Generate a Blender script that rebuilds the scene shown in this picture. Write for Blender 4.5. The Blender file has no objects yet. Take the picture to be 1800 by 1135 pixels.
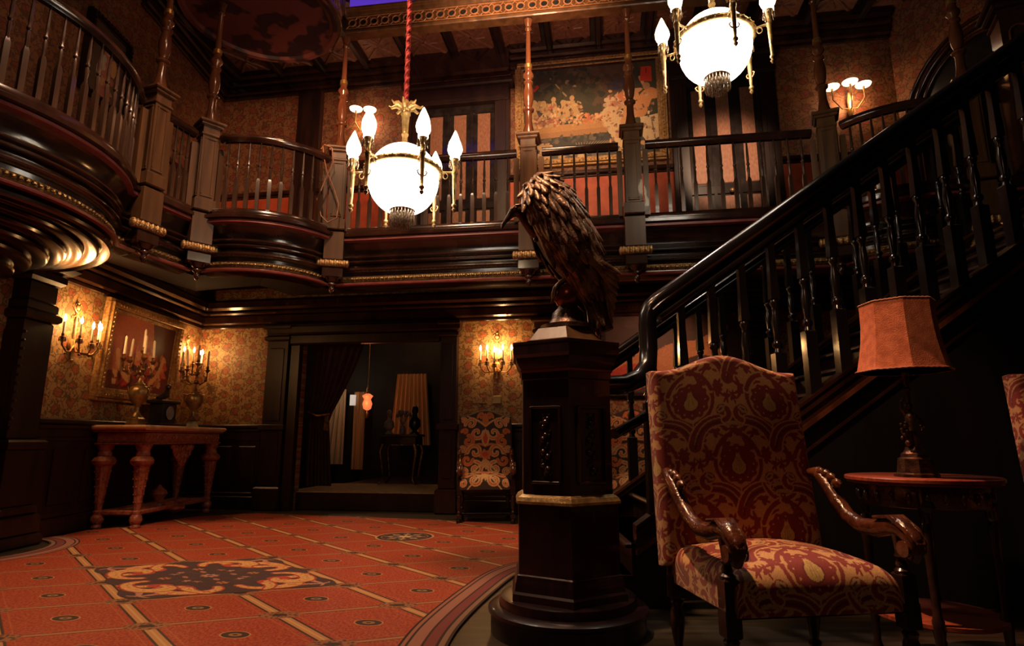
import bpy, math, random
import numpy as np
from mathutils import Vector, Matrix
random.seed(7)
rng = np.random.default_rng(5)
PI = math.pi
sc = bpy.context.scene
COL = sc.collection
R = math.radians
# ------------------------------------------------------------------ camera, world, light, exposure
cam_d = bpy.data.cameras.new('camera'); cam = bpy.data.objects.new('camera', cam_d); COL.objects.link(cam)
cam.location = (0, 0, 0.9); cam.rotation_euler = (R(90 + 10.95), 0, 0)
cam_d.sensor_width = 36; cam_d.lens = 36 * 1060 / 1800; cam_d.clip_start = 0.05
sc.camera = cam
w = bpy.data.worlds.new('world'); sc.world = w; w.use_nodes = True
w.node_tree.nodes['Background'].inputs[0].default_value = (0.25, 0.12, 0.3, 1)
w.node_tree.nodes['Background'].inputs[1].default_value = 0.004
sc.view_settings.view_transform = 'Standard'; sc.view_settings.look = 'None'
sc.view_settings.exposure = 0.0; sc.view_settings.gamma = 1.0; sc.view_settings.use_curve_mapping = False
try:
    sc.cycles.sample_clamp_indirect = 4.0
    sc.cycles.max_bounces = 6; sc.cycles.caustics_reflective = False; sc.cycles.caustics_refractive = False
except Exception: pass

def spot(name, loc, target, power, col, size, blend=0.5, rad=0.12, spec=1.0):
    d = bpy.data.lights.new(name, 'SPOT'); d.energy = power; d.color = col
    d.spot_size = R(size); d.spot_blend = blend; d.shadow_soft_size = rad; d.specular_factor = spec
    o = bpy.data.objects.new(name, d); COL.objects.link(o); o.location = loc
    o.rotation_euler = (Vector(target) - Vector(loc)).to_track_quat('-Z', 'Y').to_euler()
    return o
def point(name, loc, power, col, rad=0.05, parent=None, spec=1.0):
    d = bpy.data.lights.new(name, 'POINT'); d.energy = power; d.color = col; d.shadow_soft_size = rad; d.specular_factor = spec
    o = bpy.data.objects.new(name, d); COL.objects.link(o); o.location = loc
    if parent: o.parent = parent
    return o
WARM = (1.0, 0.50, 0.20)
# added unseen spots: theatre lights over the hall, others aimed at single dim places
spot('carpet_spot', (-1.6, 3.2, 5.9), (-2.0, 4.9, 0), 700, (1.0, 0.58, 0.34), 84, 0.8, 0.25, 0.25)
spot('far_carpet_spot', (0.2, 4.6, 5.9), (-0.9, 6.2, 0), 200, (1.0, 0.56, 0.32), 60, 0.7, 0.2, 0.25)
spot('chair_spot', (-0.6, 2.9, 5.9), (1.12, 2.15, 0.5), 1450, (1.0, 0.50, 0.24), 17, 0.6, 0.06)
spot('table_spot', (-0.6, 3.1, 5.9), (1.85, 2.6, 0.7), 950, (1.0, 0.42, 0.22), 12, 0.5, 0.05)
spot('statue_spot', (-0.6, 2.2, 5.9), (0.25, 3.1, 2.15), 800, (1.0, 0.62, 0.36), 15, 0.7, 0.08)
spot('front_spot', (-1.2, -1.6, 4.2), (1.3, 2.6, 1.1), 36, (1.0, 0.52, 0.36), 60, 0.7, 0.3)
spot('gallery_spot', (0.0, 3.6, 4.9), (0.2, 7.6, 4.9), 700, (1.0, 0.60, 0.32), 64, 0.9, 0.2, 0.4)
spot('gallery_left_back_spot', (-1.2, 3.8, 4.3), (-3.3, 8.2, 4.5), 560, (1.0, 0.52, 0.27), 44, 0.9, 0.2, 0.4)
spot('gallery_left_spot', (-1.0, 3.4, 5.6), (-3.9, 5.6, 3.9), 60, (1.0, 0.5, 0.28), 76, 0.8, 0.2, 1.0)
spot('coffer_spot', (0.0, 4.3, 3.4), (-0.3, 7.0, 6.3), 190, (1.0, 0.5, 0.28), 80, 0.9, 0.2, 0.3)
spot('stair_spot', (-1.2, 0.6, 5.2), (1.85, 3.4, 1.2), 620, (1.0, 0.52, 0.28), 20, 0.8, 0.08)
spot('handrail_spot', (0.6, 5.3, 6.0), (2.0, 3.5, 2.4), 260, (1.0, 0.72, 0.62), 50, 0.8, 0.12)
spot('door_spot', (2.1, 4.3, 4.9), (2.76, 7.3, 4.4), 560, (1.0, 0.62, 0.38), 26, 0.7, 0.15, 1.0)
spot('wainscot_spot', (0.6, 4.9, 4.6), (-0.3, 7.3, 0.8), 170, (1.0, 0.50, 0.22), 17, 0.5, 0.1)
spot('console_spot', (-2.0, 5.0, 5.2), (-3.9, 7.0, 0.7), 110, (1.0, 0.52, 0.30), 30, 0.6, 0.12)
spot('still_life_spot', (-2.2, 6.2, 2.35), (-4.4, 7.05, 1.85), 45, (1.0, 0.45, 0.22), 36, 0.6, 0.08)
spot('painting_spot', (1.7, 5.9, 2.3), (1.7, 7.3, 1.8), 38, (1.0, 0.40, 0.2), 70, 0.6, 0.1)

# ------------------------------------------------------------------ materials
def nt(name):
    m = bpy.data.materials.new(name); m.use_nodes = True
    return m, m.node_tree, m.node_tree.nodes, m.node_tree.links, m.node_tree.nodes['Principled BSDF']
def setp(b, **k):
    for n, v in k.items():
        n = {'base': 'Base Color', 'rough': 'Roughness', 'metal': 'Metallic', 'coat': 'Coat Weight', 'coatr': 'Coat Roughness', 'spec': 'Specular IOR Level', 'trans': 'Transmission Weight', 'sheen': 'Sheen Weight'}[n]
        if n == 'Base Color': v = (*v, 1)
        b.inputs[n].default_value = v
def noisy(name, c1, c2, scale=8, rough=0.5, metal=0.0, coat=0.0, stretch=(1, 1, 1), bump=0.0, detail=4, lo=0.35, hi=0.65, bscale=None, **k):
    m, t, N, L, b = nt(name)
    tc = N.new('ShaderNodeTexCoord'); mp = N.new('ShaderNodeMapping'); mp.inputs['Scale'].default_value = stretch
    L.new(tc.outputs['Object'], mp.inputs[0])
    n = N.new('ShaderNodeTexNoise'); n.inputs['Scale'].default_value = scale; n.inputs['Detail'].default_value = detail
    L.new(mp.outputs[0], n.inputs[0])
    cr = N.new('ShaderNodeValToRGB'); cr.color_ramp.elements[0].position = lo; cr.color_ramp.elements[1].position = hi
    cr.color_ramp.elements[0].color = (*c1, 1); cr.color_ramp.elements[1].color = (*c2, 1)
    L.new(n.outputs[0], cr.inputs[0]); L.new(cr.outputs[0], b.inputs['Base Color'])
    setp(b, rough=rough, metal=metal, coat=coat, **k)
    if bump:
        n2 = N.new('ShaderNodeTexNoise'); n2.inputs['Scale'].default_value = bscale or scale * 3; n2.inputs['Detail'].default_value = 3
        L.new(tc.outputs['Object'], n2.inputs[0])
        bp = N.new('ShaderNodeBump'); bp.inputs['Strength'].default_value = bump; bp.inputs['Distance'].default_value = 0.01
        L.new(n2.outputs[0], bp.inputs['Height']); L.new(bp.outputs[0], b.inputs['Normal'])
    return m
def emit(name, col, strength, base=(0.8, 0.8, 0.8)):
    m, t, N, L, b = nt(name); setp(b, base=base, rough=0.4)
    b.inputs['Emission Color'].default_value = (*col, 1); b.inputs['Emission Strength'].default_value = strength
    return m
def vcol(name, rough=0.85, bump=0.15, bscale=900, **k):
    m, t, N, L, b = nt(name)
    a = N.new('ShaderNodeAttribute'); a.attribute_name = 'pattern'
    L.new(a.outputs['Color'], b.inputs['Base Color']); setp(b, rough=rough, **k)
    if bump:
        tc = N.new('ShaderNodeTexCoord'); n2 = N.new('ShaderNodeTexNoise'); n2.inputs['Scale'].default_value = bscale
        L.new(tc.outputs['Object'], n2.inputs[0]); bp = N.new('ShaderNodeBump'); bp.inputs['Strength'].default_value = bump; bp.inputs['Distance'].default_value = 0.003
        L.new(n2.outputs[0], bp.inputs['Height']); L.new(bp.outputs[0], b.inputs['Normal'])
    return m

M = {}
M['wood'] = noisy('dark_polished_wood', (0.016, 0.006, 0.004), (0.045, 0.017, 0.010), 6, 0.19, coat=0.5, coatr=0.12, stretch=(1, 1, 0.25), bump=0.04)
M['wood_mat'] = noisy('dark_panel_wood', (0.014, 0.006, 0.005), (0.032, 0.012, 0.008), 5, 0.38, stretch=(2, 2, 0.3), bump=0.06)
M['wood_brown'] = noisy('brown_newel_wood', (0.060, 0.027, 0.011), (0.115, 0.053, 0.022), 7, 0.34, coat=0.25, stretch=(2, 2, 0.2), bump=0.05)
M['wood_turned'] = noisy('turned_column_wood', (0.07, 0.022, 0.010), (0.15, 0.052, 0.022), 6, 0.22, coat=0.4, stretch=(2, 2, 0.3))
M['wood_baluster'] = noisy('baluster_wood', (0.030, 0.015, 0.010), (0.075, 0.038, 0.022), 7, 0.28, coat=0.3, stretch=(2, 2, 0.3))
M['wood_black'] = noisy('ebonised_stair_wood', (0.006, 0.005, 0.006), (0.014, 0.010, 0.010), 6, 0.22, coat=0.4, coatr=0.1, stretch=(1, 1, 0.3), bump=0.03)
M['wood_pedestal'] = noisy('pedestal_wood', (0.012, 0.005, 0.007), (0.030, 0.010, 0.013), 12, 0.34, coat=0.25, stretch=(2, 2, 0.4), bump=0.04)
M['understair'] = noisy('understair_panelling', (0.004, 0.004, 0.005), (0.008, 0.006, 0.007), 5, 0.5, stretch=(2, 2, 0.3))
M['wood_arm'] = noisy('carved_chair_wood', (0.035, 0.011, 0.007), (0.12, 0.038, 0.018), 18, 0.24, coat=0.4, bump=0.35, bscale=60)
M['wood_leg'] = noisy('turned_chair_leg_wood', (0.012, 0.006, 0.005), (0.03, 0.013, 0.010), 14, 0.3, coat=0.3)
M['table_red'] = noisy('red_mahogany', (0.16, 0.035, 0.02), (0.30, 0.07, 0.035), 20, 0.35, coat=0.3, stretch=(1, 4, 1))
M['floor_wood'] = noisy('dark_floor_boards', (0.030, 0.022, 0.014), (0.07, 0.05, 0.028), 4, 0.42, stretch=(0.6, 5, 1), bump=0.05)
M['console'] = noisy('carved_console_wood', (0.20, 0.05, 0.028), (0.42, 0.13, 0.065), 26, 0.42, bump=0.6, bscale=55)
M['console_top'] = noisy('console_marble', (0.60, 0.32, 0.18), (0.80, 0.50, 0.30), 9, 0.25, detail=8)
M['gold'] = noisy('antique_gold', (0.42, 0.24, 0.07), (0.75, 0.48, 0.18), 30, 0.35, metal=0.85, bump=0.25)
M['gold_strip'] = noisy('gilded_carving', (0.30, 0.16, 0.06), (0.65, 0.42, 0.18), 60, 0.35, metal=0.7, bump=0.8, bscale=90)
M['brass'] = noisy('aged_brass', (0.38, 0.22, 0.08), (0.70, 0.47, 0.20), 24, 0.34, metal=0.55, bump=0.2)
M['urn'] = noisy('urn_brass', (0.20, 0.11, 0.04), (0.40, 0.24, 0.09), 20, 0.36, metal=0.6, bump=0.2)
M['brass_dark'] = noisy('tarnished_brass', (0.14, 0.07, 0.03), (0.36, 0.20, 0.08), 24, 0.36, metal=0.85, bump=0.3)
M['frame_gold'] = noisy('gilt_frame', (0.26, 0.13, 0.04), (0.55, 0.32, 0.12), 40, 0.45, metal=0.4, bump=0.6, bscale=80)
M['bronze'] = noisy('dark_bronze', (0.05, 0.025, 0.018), (0.17, 0.09, 0.055), 22, 0.36, metal=0.75, bump=0.3, bscale=70)
M['bronze_feather'] = noisy('brown_bronze_feather', (0.10, 0.052, 0.034), (0.40, 0.23, 0.14), 16, 0.36, metal=0.5, bump=0.35, bscale=90)
M['bronze_red'] = noisy('copper_ball', (0.16, 0.035, 0.02), (0.32, 0.08, 0.05), 14, 0.28, metal=0.6)
M['black'] = noisy('black_slate_and_shade', (0.008, 0.008, 0.010), (0.02, 0.018, 0.02), 12, 0.3)  # also serves as painted darkness in the arch and frieze holes
M['red_strip'] = noisy('red_cap_moulding', (0.20, 0.045, 0.04), (0.28, 0.07, 0.06), 9, 0.35)
M['velvet'] = noisy('red_velvet_rope', (0.45, 0.02, 0.02), (0.75, 0.06, 0.05), 40, 0.7, bump=0.6, bscale=70)
M['dado'] = noisy('red_dado_panel', (0.36, 0.05, 0.018), (0.50, 0.085, 0.03), 7, 0.6, detail=6)
M['door_panel'] = noisy('tan_door_panel', (0.22, 0.085, 0.045), (0.34, 0.15, 0.08), 50, 0.55, stretch=(1, 1, 0.4))
M['door_frame'] = noisy('black_door_stile', (0.012, 0.009, 0.009), (0.03, 0.022, 0.02), 9, 0.16, coat=0.6)
M['coffer'] = noisy('coffer_panel', (0.16, 0.06, 0.035), (0.26, 0.10, 0.055), 18, 0.5, bump=0.5, bscale=30)
M['fret'] = noisy('fretwork', (0.20, 0.08, 0.035), (0.34, 0.15, 0.07), 20, 0.4, bump=0.2)
M['soffit_paint'] = noisy('painted_soffit', (0.03, 0.012, 0.014), (0.16, 0.04, 0.032), 3.2, 0.6, detail=2, lo=0.46, hi=0.5)
M['candle'] = noisy('ivory_candle', (0.75, 0.60, 0.40), (0.88, 0.74, 0.52), 12, 0.5)
M['crystal'] = noisy('cut_crystal', (0.16, 0.09, 0.05), (0.7, 0.5, 0.32), 60, 0.12, metal=0.3, coat=0.6)
M['globe'] = emit('lit_globe_glass', (1.0, 0.86, 0.70), 9.0)
M['flame_shade'] = emit('lit_flame_glass', (1.0, 0.74, 0.42), 14.0)
M['flame'] = emit('candle_bulb', (1.0, 0.62, 0.25), 60.0)
M['dish'] = emit('lit_dish_shade', (1.0, 0.80, 0.55), 3.0)
M['shade'] = noisy('terracotta_fabric_shade', (0.42, 0.12, 0.055), (0.60, 0.20, 0.09), 30, 0.9, bump=0.4, bscale=220)
M['drape'] = noisy('dark_plum_drape', (0.03, 0.010, 0.010), (0.06, 0.018, 0.014), 14, 0.8)
M['curtain'] = noisy('tan_sheer_curtain', (0.48, 0.25, 0.11), (0.66, 0.38, 0.18), 6, 0.8, stretch=(6, 6, 0.3))
M['pale_curtain'] = noisy('pale_lace_curtain', (0.55, 0.42, 0.26), (0.75, 0.62, 0.42), 8, 0.8, stretch=(6, 6, 0.3))
M['plaster'] = noisy('pale_plaster', (0.22, 0.19, 0.18), (0.36, 0.30, 0.27), 9, 0.6)
M['cord'] = noisy('tan_cord', (0.30, 0.12, 0.06), (0.42, 0.2, 0.1), 20, 0.7)
M['amber'] = emit('amber_glass', (1.0, 0.22, 0.07), 0.9, (0.6, 0.1, 0.04))
M['plate'] = noisy('brass_plate', (0.34, 0.23, 0.09), (0.42, 0.30, 0.13), 9, 0.4, metal=0.4)
M['sky'] = emit('glowing_violet_cloth', (0.10, 0.035, 0.50), 0.9, (0.02, 0.01, 0.08))  # own glow stands in for light falling on the cloth
M['fabric'] = vcol('woven_damask', 0.75, sheen=0.15)
M['picture'] = vcol('oil_paint', 0.5, 0.2, 120)
M['rug_pattern'] = vcol('woven_carpet_medallion', 0.9, 0.3, 300)
M['soffit'] = noisy('dark_soffit', (0.012, 0.005, 0.004), (0.02, 0.008, 0.006), 4, 0.8, spec=0.1)
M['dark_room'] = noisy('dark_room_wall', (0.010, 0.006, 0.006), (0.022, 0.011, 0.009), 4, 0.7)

def mathn(N, L, op, a, b=None):
    n = N.new('ShaderNodeMath'); n.operation = op
    for i, v in enumerate((a, b)):
        if v is None: continue
        if isinstance(v, (int, float)): n.inputs[i].default_value = v
        else: L.new(v, n.inputs[i])
    return n.outputs[0]
def mix(N, L, fac, a, b):
    n = N.new('ShaderNodeMix'); n.data_type = 'RGBA'
    L.new(fac, n.inputs[0])
    for i, v in ((6, a), (7, b)):
        if isinstance(v, tuple): n.inputs[i].default_value = (*v, 1)
        else: L.new(v, n.inputs[i])
    return n.outputs[2]
def step(N, L, v, lo, hi):
    n = N.new('ShaderNodeMapRange'); n.interpolation_type = 'SMOOTHSTEP'
    n.inputs[1].default_value = lo; n.inputs[2].default_value = hi
    L.new(v, n.inputs[0]); return n.outputs[0]
def wallpaper(name, base, red, leaf, k=1.0):
    m, t, N, L, b = nt(name)
    tc = N.new('ShaderNodeTexCoord'); sep = N.new('ShaderNodeSeparateXYZ'); L.new(tc.outputs['Object'], sep.inputs[0])
    cb = N.new('ShaderNodeCombineXYZ'); L.new(sep.outputs[0], cb.inputs[0]); L.new(sep.outputs[2], cb.inputs[1])
    nz = N.new('ShaderNodeTexNoise'); nz.inputs['Scale'].default_value = 9 * k; nz.inputs['Detail'].default_value = 2
    L.new(cb.outputs[0], nz.inputs[0])
    vm = N.new('ShaderNodeVectorMath'); vm.operation = 'MULTIPLY_ADD'; vm.inputs[1].default_value = (0.09, 0.09, 0)
    L.new(nz.outputs['Color'], vm.inputs[0]); L.new(cb.outputs[0], vm.inputs[2])
    x, y = None, None
    s2 = N.new('ShaderNodeSeparateXYZ'); L.new(vm.outputs[0], s2.inputs[0])
    # half-drop lattice of red blooms
    fx = mathn(N, L, 'MULTIPLY', s2.outputs[0], 3.6 * k); fy = mathn(N, L, 'MULTIPLY', s2.outputs[1], 4.2 * k)
    col = mathn(N, L, 'FLOOR', fx); half = mathn(N, L, 'MULTIPLY', mathn(N, L, 'MODULO', col, 2), 0.5)
    gx = mathn(N, L, 'SUBTRACT', mathn(N, L, 'FRACT', fx), 0.5)
    gy = mathn(N, L, 'SUBTRACT', mathn(N, L, 'FRACT', mathn(N, L, 'ADD', fy, half)), 0.5)
    d = mathn(N, L, 'SQRT', mathn(N, L, 'ADD', mathn(N, L, 'POWER', mathn(N, L, 'ABSOLUTE', gx), 2), mathn(N, L, 'POWER', mathn(N, L, 'ABSOLUTE', gy), 2)))
    bloom = step(N, L, d, 0.30, 0.24)
    ring = mathn(N, L, 'MULTIPLY', step(N, L, d, 0.24, 0.27), step(N, L, d, 0.33, 0.30))
    v = N.new('ShaderNodeTexVoronoi'); v.inputs['Scale'].default_value = 17 * k; L.new(vm.outputs[0], v.inputs[0])
    leafm = step(N, L, v.outputs['Distance'], 0.36, 0.28)
    v3 = N.new('ShaderNodeTexVoronoi'); v3.inputs['Scale'].default_value = 9 * k; v3.feature = 'DISTANCE_TO_EDGE'; L.new(vm.outputs[0], v3.inputs[0])
    vine = step(N, L, v3.outputs['Distance'], 0.05, 0.025)
    dark = mathn(N, L, 'MAXIMUM', mathn(N, L, 'MULTIPLY', leafm, mathn(N, L, 'SUBTRACT', 1.0, mathn(N, L, 'MULTIPLY', bloom, 0.55))), mathn(N, L, 'MAXIMUM', ring, vine))
    n2 = N.new('ShaderNodeTexNoise'); n2.inputs['Scale'].default_value = 60; L.new(cb.outputs[0], n2.inputs[0])
    c = mix(N, L, bloom, base, red)
    c = mix(N, L, mathn(N, L, 'MULTIPLY', dark, 0.85), c, leaf)
    c = mix(N, L, mathn(N, L, 'MULTIPLY', n2.outputs[0], 0.35), c, tuple(v_ * 0.5 for v_ in base))
    L.new(c, b.inputs['Base Color']); setp(b, rough=0.62)
    return m
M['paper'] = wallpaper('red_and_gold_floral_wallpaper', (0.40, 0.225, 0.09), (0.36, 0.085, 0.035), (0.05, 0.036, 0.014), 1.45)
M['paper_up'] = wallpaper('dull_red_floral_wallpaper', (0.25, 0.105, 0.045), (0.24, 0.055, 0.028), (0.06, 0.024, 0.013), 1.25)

def carpet_mat():
    m, t, N, L, b = nt('woven_tile_carpet')
    tc = N.new('ShaderNodeTexCoord'); s = N.new('ShaderNodeSeparateXYZ'); L.new(tc.outputs['Object'], s.inputs[0])
    ax, ay, bx, by = -.405, .455, .575, .19
    det = ax * by - ay * bx
    X = mathn(N, L, 'SUBTRACT', s.outputs[0], -2.18); Y = mathn(N, L, 'SUBTRACT', s.outputs[1], 3.61)
    i = mathn(N, L, 'ADD', mathn(N, L, 'MULTIPLY', X, by / det), mathn(N, L, 'MULTIPLY', Y, -bx / det))
    j = mathn(N, L, 'ADD', mathn(N, L, 'MULTIPLY', X, -ay / det), mathn(N, L, 'MULTIPLY', Y, ax / det))
    def cen(v):   # signed distance to the nearest integer
        return mathn(N, L, 'SUBTRACT', mathn(N, L, 'FRACT', mathn(N, L, 'ADD', v, 0.5)), 0.5)
    ci, cj = cen(i), cen(j); ai, aj = mathn(N, L, 'ABSOLUTE', ci), mathn(N, L, 'ABSOLUTE', cj)
    noise = N.new('ShaderNodeTexNoise'); noise.inputs['Scale'].default_value = 75; noise.inputs['Detail'].default_value = 3; L.new(tc.outputs['Object'], noise.inputs[0])
    c = mix(N, L, step(N, L, noise.outputs[0], 0.42, 0.58), (0.35, 0.034, 0.014), (0.52, 0.095, 0.032))
    gold = (0.62, 0.29, 0.10); dk = (0.055, 0.028, 0.018)
    # inner hairline of each tile
    hl = mathn(N, L, 'MAXIMUM', mathn(N, L, 'MULTIPLY', step(N, L, aj, 0.105, 0.112), step(N, L, aj, 0.124, 0.117)), mathn(N, L, 'MULTIPLY', step(N, L, ai, 0.075, 0.081), step(N, L, ai, 0.09, 0.084)))
    c = mix(N, L, mathn(N, L, 'MULTIPLY', hl, 0.4), c, (0.62, 0.20, 0.07))
    c = mix(N, L, step(N, L, ai, 0.038, 0.030), c, dk); c = mix(N, L, step(N, L, ai, 0.026, 0.020), c, (0.52, 0.22, 0.085))
    c = mix(N, L, step(N, L, aj, 0.066, 0.058), c, dk); c = mix(N, L, step(N, L, aj, 0.044, 0.038), c, gold)
    c = mix(N, L, step(N, L, aj, 0.012, 0.008), c, (0.72, 0.40, 0.16))
    def dist(p, q, sp, sq):
        return mathn(N, L, 'SQRT', mathn(N, L, 'ADD', mathn(N, L, 'POWER', mathn(N, L, 'MULTIPLY', p, sp), 2), mathn(N, L, 'POWER', mathn(N, L, 'MULTIPLY', q, sq), 2)))
    dn = dist(ai, aj, 1.0, 0.75)
    n3 = N.new('ShaderNodeTexVoronoi'); n3.inputs['Scale'].default_value = 45; L.new(tc.outputs['Object'], n3.inputs[0])
    knot = mix(N, L, step(N, L, n3.outputs['Distance'], 0.3, 0.5), (0.10, 0.05, 0.03), (0.40, 0.15, 0.06))
    c = mix(N, L, step(N, L, dn, 0.135, 0.115), c, knot)
    c = mix(N, L, step(N, L, dn, 0.05, 0.04), c, dk)
    hi = mathn(N, L, 'SUBTRACT', mathn(N, L, 'FRACT', i), 0.5); hj = mathn(N, L, 'SUBTRACT', mathn(N, L, 'FRACT', j), 0.5)
    de = dist(mathn(N, L, 'ABSOLUTE', hi), mathn(N, L, 'ABSOLUTE', hj), 1.0, 1.0)
    c = mix(N, L, step(N, L, de, 0.112, 0.105), c, gold); c = mix(N, L, step(N, L, de, 0.10, 0.093), c, dk)
    c = mix(N, L, step(N, L, de, 0.05, 0.042), c, (0.40, 0.18, 0.08)); c = mix(N, L, step(N, L, de, 0.022, 0.016), c, dk)
    L.new(c, b.inputs['Base Color']); setp(b, rough=0.62, coat=0.12, coatr=0.25)
    return m
M['carpet'] = carpet_mat()

# ------------------------------------------------------------------ mesh builder
def rot(z=0, x=0, y=0): return Matrix.Rotation(z, 4, 'Z') @ Matrix.Rotation(y, 4, 'Y') @ Matrix.Rotation(x, 4, 'X')
def T(*v): return Matrix.Translation(Vector(v))
class MB:
    def __init__(s): s.v = []; s.f = []; s.c = []
    def add(s, vs, fs, mat=None):
        n = len(s.v)
        if mat is not None: vs = [tuple(mat @ Vector(p)) for p in vs]
        s.v += [tuple(p) for p in vs]; s.f += [tuple(i + n for i in f) for f in fs]; return s
    def box(s, c, d, mat=None, bev=0.0):
        x, y, z = d[0] / 2, d[1] / 2, d[2] / 2; cx, cy, cz = c
        if bev <= 0:
            vs = [(cx + a * x, cy + b * y, cz + e * z) for e in (-1, 1) for b in (-1, 1) for a in (-1, 1)]
            return s.add(vs, [(0, 2, 3, 1), (4, 5, 7, 6), (0, 1, 5, 4), (2, 6, 7, 3), (1, 3, 7, 5), (0, 4, 6, 2)], mat)
        b = min(bev, x * .9, y * .9, z * .9); vs = []
        for e, q in ((-z, x - b), (-z + b, x), (z - b, x), (z, x - b)):
            r = y - b if q == x - b else y
            for a2, b2 in ((-1, -1), (1, -1), (1, 1), (-1, 1)): vs.append((cx + a2 * q, cy + b2 * r, cz + e))
        fs = [(3, 2, 1, 0), (12, 13, 14, 15)]
        for k in range(3):
            for i in range(4): j = (i + 1) % 4; fs.append((k * 4 + i, k * 4 + j, k * 4 + 4 + j, k * 4 + 4 + i))
        return s.add(vs, fs, mat)
    def lathe(s, prof, n=20, c=(0, 0, 0), mat=None, a0=0.0, a1=2 * PI, sq=None, phase=0.0):
        full = abs(a1 - a0 - 2 * PI) < 1e-6; m_ = n if full else n + 1
        vs = []
        for r, z in prof:
            for i in range(m_):
                a = a0 + (a1 - a0) * i / n + phase
                rr = r * (sq(a) if sq else 1)
                vs.append((c[0] + rr * math.cos(a), c[1] + rr * math.sin(a), c[2] + z))
        fs = []
        for k in range(len(prof) - 1):
            for i in range(n):
                j = (i + 1) % m_ if full else i + 1
                fs.append((k * m_ + i, k * m_ + j, (k + 1) * m_ + j, (k + 1) * m_ + i))
        if full:
            fs.append(tuple(reversed(range(m_)))); fs.append(tuple(range((len(prof) - 1) * m_, len(prof) * m_)))
        return s.add(vs, fs, mat)
    def tube(s, pts, r, n=8, mat=None, closed=False):
        P = [Vector(p) for p in pts]; N_ = len(P); rs = r if isinstance(r, (list, tuple)) else [r] * N_
        vs = []; prev = None
        for i, p in enumerate(P):
            if closed: t = P[(i + 1) % N_] - P[i - 1]
            else: t = P[min(i + 1, N_ - 1)] - P[max(i - 1, 0)]
            t = t.normalized() if t.length > 1e-9 else Vector((0, 0, 1))
            if prev is None:
                up = Vector((0, 0, 1)) if abs(t.z) < 0.9 else Vector((1, 0, 0)); a = t.cross(up).normalized()
            else:
                a = prev - t * prev.dot(t); a = a.normalized() if a.length > 1e-6 else t.orthogonal().normalized()
            prev = a; b = t.cross(a)
            for k in range(n):
                th = 2 * PI * k / n; vs.append(p + (a * math.cos(th) + b * math.sin(th)) * rs[i])
        fs = []
        for i in range(N_ if closed else N_ - 1):
            i2 = (i + 1) % N_
            for k in range(n):
                k2 = (k + 1) % n; fs.append((i * n + k, i * n + k2, i2 * n + k2, i2 * n + k))
        if not closed: fs.append(tuple(reversed(range(n)))); fs.append(tuple(range((N_ - 1) * n, N_ * n)))
        return s.add(vs, fs, mat)
    def prism(s, poly, z0, z1, mat=None):
        n = len(poly); vs = [(x, y, z0) for x, y in poly] + [(x, y, z1) for x, y in poly]
        fs = [tuple(reversed(range(n))), tuple(range(n, 2 * n))] + [(i, (i + 1) % n, n + (i + 1) % n, n + i) for i in range(n)]
        return s.add(vs, fs, mat)
    def ball(s, c, r, n=14, mat=None, sc_=(1, 1, 1)):
        prof = []
        vs = []; m_ = n // 2
        for k in range(m_ + 1):
            th = PI * k / m_; rr = max(math.sin(th), 1e-4)
            for i in range(n):
                a = 2 * PI * i / n
                vs.append((c[0] + r * sc_[0] * rr * math.cos(a), c[1] + r * sc_[1] * rr * math.sin(a), c[2] + r * sc_[2] * math.cos(th)))
        fs = [(k * n + i, (k + 1) * n + i, (k + 1) * n + (i + 1) % n, k * n + (i + 1) % n) for k in range(m_) for i in range(n)]
        return s.add(vs, fs, mat)
    def sweep(s, path, prof, closed_prof=False, mat=None, z0=None):
        # path: list of (x, y[, z]); profile: (outward offset, z)
        P = [Vector((p[0], p[1])) for p in path]; n = len(P); m_ = len(prof); vs = []
        for i in range(n):
            if i == 0: t = (P[1] - P[0]).normalized(); k = 1
            elif i == n - 1: t = (P[-1] - P[-2]).normalized(); k = 1
            else:
                t1 = (P[i] - P[i - 1]).normalized(); t2 = (P[i + 1] - P[i]).normalized(); t = (t1 + t2).normalized(); k = 1 / max(0.5, t.dot(t1))
            nrm = Vector((t.y, -t.x)) * k; dz = path[i][2] if len(path[i]) > 2 else 0
            for o, z in prof: q = P[i] + nrm * o; vs.append((q.x, q.y, z + dz))
        fs = []
        rng_ = m_ if closed_prof else m_ - 1
        for i in range(n - 1):
            for k in range(rng_):
                k2 = (k + 1) % m_; fs.append((i * m_ + k, i * m_ + k2, (i + 1) * m_ + k2, (i + 1) * m_ + k))
        if closed_prof: fs.append(tuple(range(m_))); fs.append(tuple(reversed(range((n - 1) * m_, n * m_))))
        return s.add(vs, fs, mat)
    def build(s, name, mat, parent=None, smooth=None, loc=None, rz=None, cols=None):
        me = bpy.data.meshes.new(name); me.from_pydata(s.v, [], s.f); me.validate(); me.update()
        if isinstance(mat, str): mat = M[mat]
        me.materials.append(mat)
        if cols is not None and len(cols) == len(me.vertices):
            at = me.color_attributes.new('pattern', 'FLOAT_COLOR', 'POINT')
            a = np.ones((len(cols), 4), np.float32); a[:, :3] = cols; at.data.foreach_set('color', a.ravel())
        o = bpy.data.objects.new(name, me); COL.objects.link(o)
        if parent: o.parent = parent
        if loc: o.location = loc
        if rz is not None: o.rotation_euler = (0, 0, rz)
        if smooth: shade(o, smooth)
        return o
def shade(o, ang=40):
    me = o.data
    me.polygons.foreach_set('use_smooth', [True] * len(me.polygons))
    try: me.set_sharp_from_angle(angle=R(ang))
    except Exception: pass
def tag(o, label, cat, group=None, kind=None):
    if label: o['label'] = label
    if cat: o['category'] = cat
    if group: o['group'] = group
    if kind: o['kind'] = kind
    return o
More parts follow.
